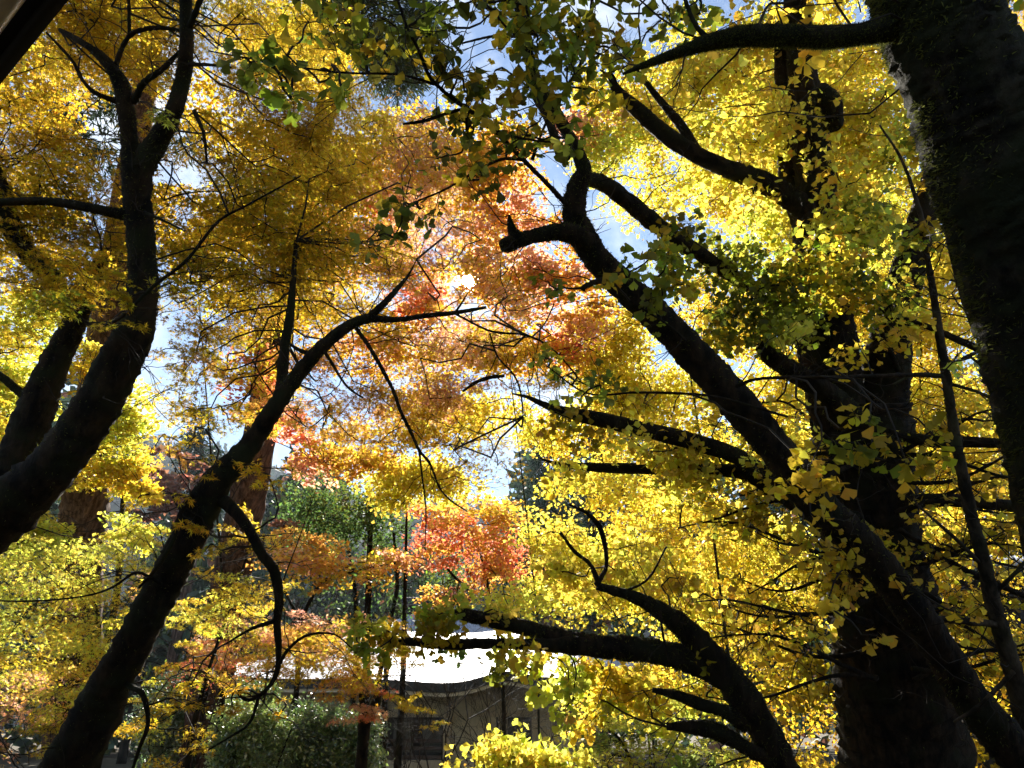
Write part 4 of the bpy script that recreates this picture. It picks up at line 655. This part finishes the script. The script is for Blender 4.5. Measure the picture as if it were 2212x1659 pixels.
GY = ('yellow', 'deep'); GD = ('green', 'olive', 'deep')
tree('ginkgo_tree', 'massive dark ginkgo trunk at lower right that forks into two upright stems', [
  ('trunk', [('w', *(P(1965, 1800, 6.4)[:2]), 0, .62), (1962, 1700, 6.4, 262), (1945, 1560, 6.4, 246), (1920, 1400, 6.4, 226), (1900, 1280, 6.4, 206), (1880, 1160, 6.4, 190), (1868, 1050, 6.4, 190), (1862, 960, 6.4, 196), (1860, 870, 6.4, 196)]),
  ('stem', [(1815, 930, 6.4, 110), (1800, 830, 6.4, 118), (1785, 740, 6.4, 120), (1772, 640, 6.4, 110), (1765, 540, 6.4, 96), (1762, 430, 6.5, 84), (1752, 300, 6.5, 72), (1735, 180, 6.6, 62), (1725, 60, 6.6, 54), (1715, -80, 6.6, 46)]),
  ('stem', [(1900, 930, 6.4, 100), (1912, 830, 6.4, 98), (1925, 730, 6.4, 84), (1945, 650, 6.4, 74), (1965, 570, 6.4, 66), (1990, 480, 6.5, 56), (2020, 380, 6.6, 48), (2050, 250, 6.7, 40)]),
  ('stem', [(1780, 560, 6.5, 50), (1720, 440, 6.6, 46), (1700, 320, 6.7, 44), (1695, 200, 6.8, 40), (1690, 90, 6.8, 34)]),
  ('limb', [(1830, 900, 6.1, 72), (1770, 840, 5.9, 50), (1710, 800, 5.8, 42), (1665, 770, 5.7, 38), (1642, 745, 5.7, 26)]),
  ('limb', [(1870, 1180, 6.1, 90), (1800, 1130, 5.9, 62), (1735, 1090, 5.8, 50), (1665, 1050, 5.8, 42), (1600, 1020, 5.9, 30), (1480, 1014, 6, 26), (1380, 1012, 6.1, 24), (1290, 1010, 6.1, 20), (1212, 1003, 6.2, 10), (1165, 990, 6.2, 3)]),
  ('limb', [(1700, 1060, 5.8, 36), (1600, 990, 5.7, 34), (1500, 955, 5.7, 36), (1400, 930, 5.7, 34), (1290, 905, 5.7, 32), (1225, 891, 5.7, 24), (1175, 874, 5.7, 14), (1140, 858, 5.7, 8), (1105, 850, 5.7, 3)]),
  ('limb', [(1780, 480, 6.5, 50), (1660, 400, 6.3, 46), (1540, 352, 6.2, 36), (1450, 300, 6.2, 36), (1380, 240, 6.2, 32), (1335, 200, 6.2, 24), (1320, 170, 6.2, 12), (1296, 150, 6.2, 3)]),
  ('limb', [(1520, 350, 6.2, 22), (1470, 270, 6.3, 20), (1420, 210, 6.3, 14), (1390, 170, 6.3, 10), (1372, 145, 6.3, 3)]),
  ('limb', [(1800, 270, 6.2, 40), (1790, 225, 6.0, 50), (1770, 190, 5.9, 30)]),
  ('limb', [(1940, 800, 6.2, 12), (1900, 690, 6, 10), (1985, 700, 5.9, 12), (2060, 730, 5.8, 14), (2130, 765, 5.8, 16), (2230, 840, 5.8, 12)]),
  ('limb', [(1900, 1120, 6.2, 40), (1960, 1090, 6, 34), (2050, 1080, 5.9, 28), (2200, 1095, 5.9, 26)]),
  ('limb', [(2000, 1180, 6, 16), (2080, 1230, 5.9, 14), (2220, 1290, 5.8, 12)]),
  *SB,
  ('limb', [(2200, 960, 5, 18), (2100, 955, 5.2, 24), (2030, 955, 5.4, 26), (1960, 945, 5.8, 24)]),
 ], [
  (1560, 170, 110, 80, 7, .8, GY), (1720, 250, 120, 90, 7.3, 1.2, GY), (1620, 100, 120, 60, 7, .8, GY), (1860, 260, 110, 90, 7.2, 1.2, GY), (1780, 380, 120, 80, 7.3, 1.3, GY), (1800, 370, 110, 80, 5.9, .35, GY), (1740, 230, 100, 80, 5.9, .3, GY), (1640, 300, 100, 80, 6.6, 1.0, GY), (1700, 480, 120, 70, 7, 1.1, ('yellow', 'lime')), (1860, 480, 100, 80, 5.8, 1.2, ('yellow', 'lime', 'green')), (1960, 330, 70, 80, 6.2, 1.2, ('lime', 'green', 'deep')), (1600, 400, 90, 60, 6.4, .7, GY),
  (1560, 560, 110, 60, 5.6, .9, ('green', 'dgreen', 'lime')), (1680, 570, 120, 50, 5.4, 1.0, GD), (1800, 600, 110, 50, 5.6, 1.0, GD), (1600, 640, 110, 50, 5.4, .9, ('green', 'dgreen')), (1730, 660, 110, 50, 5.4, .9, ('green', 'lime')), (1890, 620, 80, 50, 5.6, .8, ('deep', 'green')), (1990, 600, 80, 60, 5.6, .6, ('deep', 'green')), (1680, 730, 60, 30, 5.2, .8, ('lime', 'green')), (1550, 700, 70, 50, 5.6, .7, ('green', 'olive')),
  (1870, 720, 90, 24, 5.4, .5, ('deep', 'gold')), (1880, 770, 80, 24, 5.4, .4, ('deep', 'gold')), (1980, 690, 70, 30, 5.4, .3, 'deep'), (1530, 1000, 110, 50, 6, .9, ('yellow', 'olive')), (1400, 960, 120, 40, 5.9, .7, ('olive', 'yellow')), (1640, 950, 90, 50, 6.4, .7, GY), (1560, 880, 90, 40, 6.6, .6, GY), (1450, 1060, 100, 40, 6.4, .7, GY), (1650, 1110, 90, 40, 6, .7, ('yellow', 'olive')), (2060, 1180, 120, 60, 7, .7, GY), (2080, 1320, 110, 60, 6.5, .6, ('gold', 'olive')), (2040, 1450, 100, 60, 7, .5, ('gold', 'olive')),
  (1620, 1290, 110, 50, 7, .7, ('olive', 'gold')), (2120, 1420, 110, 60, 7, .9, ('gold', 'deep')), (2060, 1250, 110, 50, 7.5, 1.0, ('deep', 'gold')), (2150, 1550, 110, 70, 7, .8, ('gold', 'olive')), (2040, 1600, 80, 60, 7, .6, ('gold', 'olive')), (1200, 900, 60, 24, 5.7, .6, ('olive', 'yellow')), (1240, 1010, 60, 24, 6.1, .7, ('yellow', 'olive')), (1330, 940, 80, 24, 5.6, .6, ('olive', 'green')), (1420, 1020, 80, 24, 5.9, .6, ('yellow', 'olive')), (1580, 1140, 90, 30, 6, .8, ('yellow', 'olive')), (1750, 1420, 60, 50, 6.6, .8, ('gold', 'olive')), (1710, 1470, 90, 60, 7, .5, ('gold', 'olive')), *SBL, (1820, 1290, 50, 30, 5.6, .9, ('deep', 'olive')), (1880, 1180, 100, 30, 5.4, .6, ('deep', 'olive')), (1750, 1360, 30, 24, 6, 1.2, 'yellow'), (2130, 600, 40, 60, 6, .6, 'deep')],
 kind='ginkgo', barkm='ginkgo_bark', moss=14000, mossln=.035, thr=(6.0, 10), group='large mossy ginkgos', sides=36, lump=.05)

# ---------------------------------------------------------------- long leaning ginkgo limb
GN = ('dgreen', 'green', 'olive')
tree('ginkgo_tree', 'long leaning ginkgo stem running diagonally from the lower right corner up to a sawn stub', [
  ('trunk', [('w', *(P(2330, 1900, 4.5)[:2]), 0, .22), (2270, 1760, 4.5, 90), (2174, 1606, 4.5, 84), (2107, 1523, 4.5, 78), (2041, 1423, 4.5, 74), (1974, 1323, 4.5, 74), (1924, 1250, 4.5, 76), (1850, 1168, 4.5, 76), (1774, 1100, 4.5, 78), (1695, 995, 4.5, 76), (1620, 905, 4.5, 76), (1545, 815, 4.5, 74), (1470, 735, 4.5, 72), (1400, 665, 4.5, 68), (1345, 615, 4.5, 60), (1290, 560, 4.5, 58), (1255, 505, 4.5, 62), (1240, 470, 4.5, 52)]),
  ('limb', [(1242, 490, 4.5, 50), (1240, 440, 4.5, 50), (1252, 395, 4.5, 42), (1262, 370, 4.5, 34), (1250, 335, 4.5, 28), (1225, 285, 4.5, 26), (1195, 235, 4.5, 26), (1165, 190, 4.5, 26), (1150, 150, 4.5, 24), (1135, 80, 4.5, 20), (1115, 0, 4.5, 16), (1105, -60, 4.5, 14)]),
  ('limb', [(1240, 300, 4.6, 22), (1215, 340, 4.6, 20), (1185, 260, 4.8, 18), (1150, 200, 5, 14)]),
  ('sawn_stub', [(1275, 530, 4.45, 44), (1235, 505, 4.4, 44), (1195, 502, 4.35, 36), (1155, 510, 4.3, 32), (1120, 520, 4.28, 34), (1092, 530, 4.27, 32), (1080, 534, 4.27, 20)]),
  ('stub_spike', [(1125, 525, 4.27, 32), (1110, 505, 4.27, 24), (1103, 485, 4.27, 16), (1100, 464, 4.27, 4)]),
  ('limb', [(1255, 385, 4.6, 30), (1300, 395, 4.8, 34), (1350, 430, 5, 36), (1405, 475, 5.2, 36), (1460, 515, 5.4, 34), (1530, 560, 5.6, 30), (1620, 620, 5.9, 28), (1760, 700, 6.2, 26)]),
  ('limb', [(1222, 440, 4.45, 12), (1180, 395, 4.2, 10), (1130, 345, 4.0, 10), (1075, 290, 3.7, 11), (1030, 250, 3.5, 10), (990, 222, 3.3, 9), (945, 185, 3.2, 8), (925, 160, 3.1, 8), (905, 110, 3.0, 7), (880, 60, 3.0, 6), (860, 0, 3.0, 6), (850, -50, 3, 5)]),
  ('limb', [(1012, 232, 3.4, 8), (965, 245, 3.3, 7), (920, 260, 3.2, 8), (870, 268, 3.2, 5)]),
  ('limb', [(938, 182, 3.2, 7), (900, 170, 3.1, 6), (850, 160, 3.0, 5), (760, 158, 2.9, 5), (680, 150, 2.8, 4), (560, 130, 2.8, 4), (450, 110, 2.8, 3)]),
  ('limb', [(1130, 345, 4, 7), (1080, 345, 3.9, 7), (1020, 375, 3.8, 6), (960, 410, 3.8, 5), (900, 435, 3.8, 4)]),
  ('limb', [(1197, 235, 4.4, 9), (1230, 180, 4.2, 8), (1262, 120, 4, 8), (1275, 50, 3.9, 7), (1280, -30, 3.8, 7)]),
  ('limb', [(1130, 80, 4.3, 8), (1070, 78, 4, 6), (990, 95, 3.8, 4)]),
  ('limb', [(1150, 345, 4.2, 9), (1165, 300, 4.1, 6), (1190, 240, 4, 6)]),
  ('limb', [(875, 60, 3, 6), (940, 30, 3.1, 5), (1030, 0, 3.2, 5)]),
  ('limb', [(1480, 735, 4.3, 7), (1440, 700, 4.1, 5), (1360, 650, 3.9, 4)]),
  ('limb', [(1590, 835, 4.3, 8), (1630, 820, 4.2, 7), (1700, 815, 4.1, 7), (1790, 815, 4.1, 8), (1880, 812, 4.2, 8), (1960, 810, 4.3, 10), (2035, 812, 4.4, 10)]),
  ('limb', [(1300, 605, 4.4, 14), (1265, 618, 4.3, 12), (1258, 628, 4.3, 10)]),
  ('limb', [(1700, 900, 4.4, 6), (1560, 860, 4.2, 5), (1470, 850, 4.1, 6), (1370, 848, 4.1, 5), (1270, 850, 4, 4), (1180, 790, 4, 3)]),
 ], [
  (500, 110, 70, 30, 2.7, 0.56, ('green', 'green', 'dgreen')), (560, 160, 70, 34, 2.7, 0.50, 'green'), (620, 190, 60, 26, 2.7, 0.37, 'green'), (690, 140, 60, 40, 2.8, 0.50, GN), (780, 60, 80, 50, 2.9, 0.50, GN), (850, 130, 70, 50, 3, 0.37, GN), (940, 80, 80, 60, 3, 0.68, GN), (1020, 40, 80, 50, 3.1, 0.62, GN), (1020, 150, 70, 50, 3.2, 0.62, GN), (1100, 100, 80, 60, 3.3, 0.68, GN),
  (1180, 60, 80, 60, 3.4, 0.56, GN), (1250, 40, 70, 50, 3.5, 0.56, GN), (1110, 210, 80, 50, 3.5, 0.68, GN), (1180, 280, 60, 60, 3.8, 0.50, GN), (1240, 200, 60, 70, 3.8, 0.43, GN), (1040, 250, 70, 40, 3.4, 0.43, GN), (980, 310, 70, 40, 3.6, 0.34, GN), (1010, 400, 80, 36, 3.7, 0.31, GN), (1100, 330, 60, 40, 3.7, 0.37, GN), (900, 440, 70, 50, 3.7, 0.34, GN), (840, 490, 70, 40, 3.7, 0.28, GN),
  (775, 240, 16, 14, 2.8, 0.62, 'green'), (1310, 60, 70, 60, 3.7, 0.50, GN), (1320, 170, 60, 60, 3.7, 0.37, GN), (1400, 60, 60, 60, 3.9, 0.37, ('green', 'dgreen')), (1500, 20, 60, 30, 3.9, 0.37, ('green', 'olive')), (1350, 600, 60, 34, 3.8, 0.62, ('green', 'olive')), (1430, 590, 70, 40, 4, 0.56, GN), (1470, 650, 60, 40, 4, 0.50, GN), (1380, 540, 80, 30, 4.4, 0.43, GN), (1190, 600, 60, 24, 4, 0.31, GN),
  (1190, 790, 60, 30, 4, 0.37, GN), (1290, 850, 80, 34, 4.1, 0.31, GN), (1240, 830, 50, 24, 4, 0.31, GN), (1400, 850, 80, 24, 4.1, 0.25, GN), (1470, 480, 60, 40, 5, 0.37, GN), (1440, 550, 60, 40, 5, 0.43, GN), (1212, 305, 12, 12, 3.4, 1.0, 'lime'),
  (1810, 980, 60, 40, 3.0, 0.68, ('green', 'olive')), (1900, 920, 60, 30, 2.9, 0.56, ('green', 'olive')), (1790, 1050, 60, 40, 3.0, 1.1, ('olive', 'gold', 'green')), (1870, 1010, 60, 30, 3.0, 0.50, ('green', 'olive')), (1980, 1000, 60, 40, 3.2, .5, ('olive', 'gold')), (2030, 930, 50, 20, 3.2, .5, ('olive', 'green')), (1740, 1130, 70, 24, 3.8, .7, ('gold', 'olive')), (1820, 1180, 60, 34, 3.8, .8, ('gold', 'olive')), (1830, 1330, 36, 24, 4, 1.0, ('deep', 'olive')), (2010, 1280, 60, 30, 4, .4, ('gold', 'olive')),
  (1150, -60, 250, 60, 3.6, 0.62, GN), (700, -60, 250, 60, 3.2, 0.56, GN)],
 kind='ginkgo', barkm='ginkgo_bark', crownm='thick', moss=12000, mossln=.026, thr=(7, 10), group='large mossy ginkgos', sides=22)

# ---------------------------------------------------------------- low ginkgo with horizontal limbs
tree('ginkgo_tree', 'curved low ginkgo stem at bottom right of centre with two level limbs reaching left', [
  ('trunk', [('w', *(P(1760, 1900, 5.2)[:2]), 0, .17), (1730, 1760, 5.2, 72), (1690, 1660, 5.2, 66), (1650, 1580, 5.2, 68), (1605, 1505, 5.2, 68), (1545, 1430, 5.2, 62), (1480, 1360, 5.2, 52), (1430, 1322, 5.2, 38), (1370, 1290, 5.2, 26), (1290, 1266, 5.2, 16)]),
  ('limb', [(1580, 1470, 5.2, 60), (1510, 1432, 5.2, 58), (1440, 1412, 5.2, 52), (1350, 1400, 5.2, 50), (1250, 1396, 5.2, 38), (1150, 1392, 5.2, 24), (1060, 1390, 5.2, 22), (960, 1392, 5.2, 22), (870, 1386, 5.2, 16), (830, 1400, 5.2, 8)]),
  ('limb', [(1350, 1400, 5.2, 44), (1270, 1390, 5.25, 40), (1190, 1372, 5.3, 36), (1120, 1352, 5.3, 32), (1050, 1338, 5.3, 30), (1005, 1328, 5.3, 26), (980, 1320, 5.3, 8)]),
  ('limb', [(1295, 1266, 5.2, 14), (1275, 1220, 5.2, 9), (1240, 1190, 5.2, 8), (1210, 1150, 5.2, 6)]),
  ('limb', [(1288, 1264, 5.2, 12), (1310, 1220, 5.3, 9), (1300, 1150, 5.3, 12), (1270, 1110, 5.3, 9), (1230, 1090, 5.3, 5)]),
  ('limb', [(1345, 1280, 5.2, 6), (1400, 1250, 5.2, 5), (1440, 1180, 5.2, 4)]),
  ('limb', [(1610, 1555, 5.2, 50), (1560, 1535, 5.1, 28), (1510, 1520, 5.1, 26), (1470, 1505, 5.1, 22), (1410, 1490, 5.1, 10)]),
  ('limb', [(1690, 1650, 5.2, 40), (1620, 1620, 5.1, 30), (1560, 1585, 5.1, 36), (1500, 1570, 5.1, 30), (1440, 1570, 5.1, 14)]),
  ('limb', [(1426, 1320, 5.0, 6), (1432, 1370, 4.9, 6), (1445, 1430, 4.8, 5)]),
 ], [
  (820, 1385, 70, 36, 5, 1.0, ('green', 'olive', 'lime')), (900, 1365, 70, 30, 5, 1.1, ('green', 'olive')), (760, 1370, 40, 30, 5, .6, ('green', 'olive')), (960, 1330, 60, 26, 5.2, 1.2, ('green', 'olive', 'lime')), (1040, 1320, 60, 22, 5.3, 1.0, ('lime', 'yellow')), (860, 1410, 60, 20, 4.9, .7, 'green'), (1160, 1390, 60, 30, 4.9, .6, ('olive', 'deep')), (1100, 1440, 50, 22, 5, .9, ('green', 'lime')), (1180, 1470, 60, 30, 5, 1.1, ('lime', 'lime', 'green')),
  (1080, 1480, 40, 20, 5, .5, 'green'), (1220, 1520, 34, 28, 5, .8, 'lime'), (1200, 1430, 50, 26, 5.4, 1.1, ('lime', 'yellow')), (1260, 1440, 50, 30, 5.6, 1.2, ('deep', 'lime')), (1130, 1330, 60, 16, 5.6, .9, ('lime', 'yellow')), (1290, 1470, 60, 40, 5.6, 1.2, ('deep', 'lime')), (1380, 1480, 70, 40, 5.8, 1.3, ('deep', 'yellow')), (1310, 1540, 60, 40, 5.8, 1.2, ('deep', 'yellow', 'lime')), (1240, 1230, 70, 50, 6, .8, ('yellow', 'lime')), (1350, 1210, 80, 60, 6, 1.0, 'yellow'), (1420, 1540, 60, 40, 6, .8, ('yellow', 'lime')), (1540, 1480, 60, 40, 6, .6, ('gold', 'lime')), (1530, 1620, 80, 30, 5.6, 1.0, ('lime', 'bushl')), (970, 1420, 60, 16, 5.1, .35, 'leafg'), (1430, 1230, 70, 50, 6.4, .9, GY)],
 kind='ginkgo', barkm='ginkgo_bark', moss=12000, mossln=.03, thr=(6.5, 10), group='large mossy ginkgos', sides=20)

# ---------------------------------------------------------------- big mossy trunk, right edge
tree('ginkgo_tree', 'huge mossy trunk at the right edge, nearest of all, with one branch reaching left', [
  ('trunk', [('w', *(P(2800, 2400, 2.6)[:2]), 0, .42), (2560, 1700, 2.6, 330), (2420, 1250, 2.6, 300), (2340, 960, 2.6, 285), (2270, 720, 2.6, 268), (2215, 520, 2.6, 262), (2165, 380, 2.6, 262), (2115, 240, 2.6, 250), (2060, 120, 2.6, 230), (2020, 20, 2.6, 222), (1985, -80, 2.6, 215), (1930, -240, 2.6, 200)]),
  ('limb', [(2000, 40, 2.6, 90), (1920, 62, 2.6, 56), (1860, 74, 2.6, 44), (1790, 80, 2.65, 46), (1720, 78, 2.7, 44), (1650, 76, 2.75, 44), (1590, 80, 2.8, 40), (1530, 92, 2.85, 32), (1470, 112, 2.9, 24), (1420, 130, 2.95, 18), (1380, 145, 3, 12), (1345, 160, 3, 5)]),
  ('limb', [(1530, 85, 2.85, 14), (1500, 50, 2.85, 10), (1480, 0, 2.85, 9), (1470, -50, 2.85, 8)]),
 ], [(1700, 20, 60, 24, 3.2, .9, ('deep', 'gold')), (1620, 50, 50, 20, 3.2, .6, ('deep', 'yellow')), (1730, 110, 60, 20, 3.2, .6, ('deep', 'gold')), (1490, 10, 50, 30, 3, .5, ('olive', 'green')), (1800, 0, 40, 24, 3.2, .5, 'deep'), (2130, -80, 200, 60, 3.6, .6, ('olive', 'green'))] + [(xx, yy, 420, 420, dd, 1.5, ('green', 'olive', 'deep'), dict(size=.13, dz=1.2, spray=.7, twig=False)) for xx in (-200, 700, 1600, 2500) for yy, dd in ((-900, 5.0), (-1700, 4.0), (-2600, 3.4))] + [(xx, -6000, 1500, 1500, 1.6, 1.4, ('green', 'olive'), dict(size=.13, dz=2.2, spray=.7, twig=False)) for xx in (-2400, 400, 3200)],  # last two sets: unseen leaves overhead, added to block sky light from above
 kind='ginkgo', barkm='moss_bark', lump=.035, moss=40000, mossln=.028, mossside=(-1.2, .5, 0), thr=(7, 10), group='large mossy ginkgos', sides=48)

# slender stems at right
tree('slender_tree', 'slender pale stem left of the mossy trunk with thin side twigs', [
  ('trunk', [('w', *(P(2260, 1900, 5)[:2]), 0, .08), (2230, 1659, 5, 40), (2200, 1500, 5, 38), (2174, 1400, 5, 36), (2144, 1300, 5, 32), (2124, 1206, 5, 28), (2100, 1122, 5, 26), (2085, 1050, 5, 24), (2068, 970, 5, 22), (2052, 870, 5, 20), (2040, 790, 5, 19), (2026, 700, 5, 16), (2014, 620, 5, 14), (2004, 560, 5, 12), (1990, 470, 5, 10), (1950, 350, 5, 6), (1900, 270, 5, 4)]),
  ('limb', [(2042, 795, 5, 9), (2070, 780, 4.9, 8), (2100, 765, 4.9, 7), (2130, 755, 4.9, 5)]), ('limb', [(2040, 812, 5, 8), (1980, 808, 4.9, 6), (1930, 830, 4.9, 5)]), ('limb', [(2056, 830, 5, 8), (2120, 850, 4.9, 7), (2160, 880, 4.9, 6), (2180, 960, 4.9, 4)]),
  ('limb', [(2120, 1220, 5, 10), (2060, 1160, 4.9, 8), (1980, 1090, 4.9, 5)]), ('limb', [(2140, 1290, 5, 10), (2200, 1230, 4.9, 8), (2260, 1150, 4.9, 6)]), ('limb', [(2170, 1350, 5, 16), (2060, 1340, 4.9, 14), (1990, 1330, 4.9, 9)])],
  [(2080, 900, 60, 60, 5.4, .15, 'deep'), (2120, 1150, 60, 50, 5.4, .3, ('gold', 'olive')), (1960, 520, 50, 50, 5.2, .4, ('green', 'olive')), (2140, 1320, 70, 40, 5.2, .3, ('gold', 'olive'))], kind='ginkgo', barkm='palebark', group='slender stems beside the mossy trunk', thr=(7, 10))
tree('slender_tree', 'thin straight stem rubbing against the left side of the mossy trunk', [
  ('trunk', [('w', *(P(2330, 1900, 4)[:2]), 0, .05), (2290, 1600, 4, 26), (2240, 1300, 4, 24), (2200, 1080, 4, 20), (2165, 900, 4, 18), (2134, 770, 4, 17), (2092, 670, 4, 15), (2062, 570, 4, 13), (2040, 480, 4, 10), (2010, 400, 4, 6)]),
  ('limb', [(2190, 1450, 4, 10), (2120, 1520, 4, 8), (2060, 1560, 4, 5)])],
  [(2060, 500, 40, 40, 4, .3, ('deep', 'green')), (2090, 800, 40, 40, 4.4, .12, 'lime')], kind='ginkgo', barkm='palebark', group='slender stems beside the mossy trunk', thr=(7, 10))
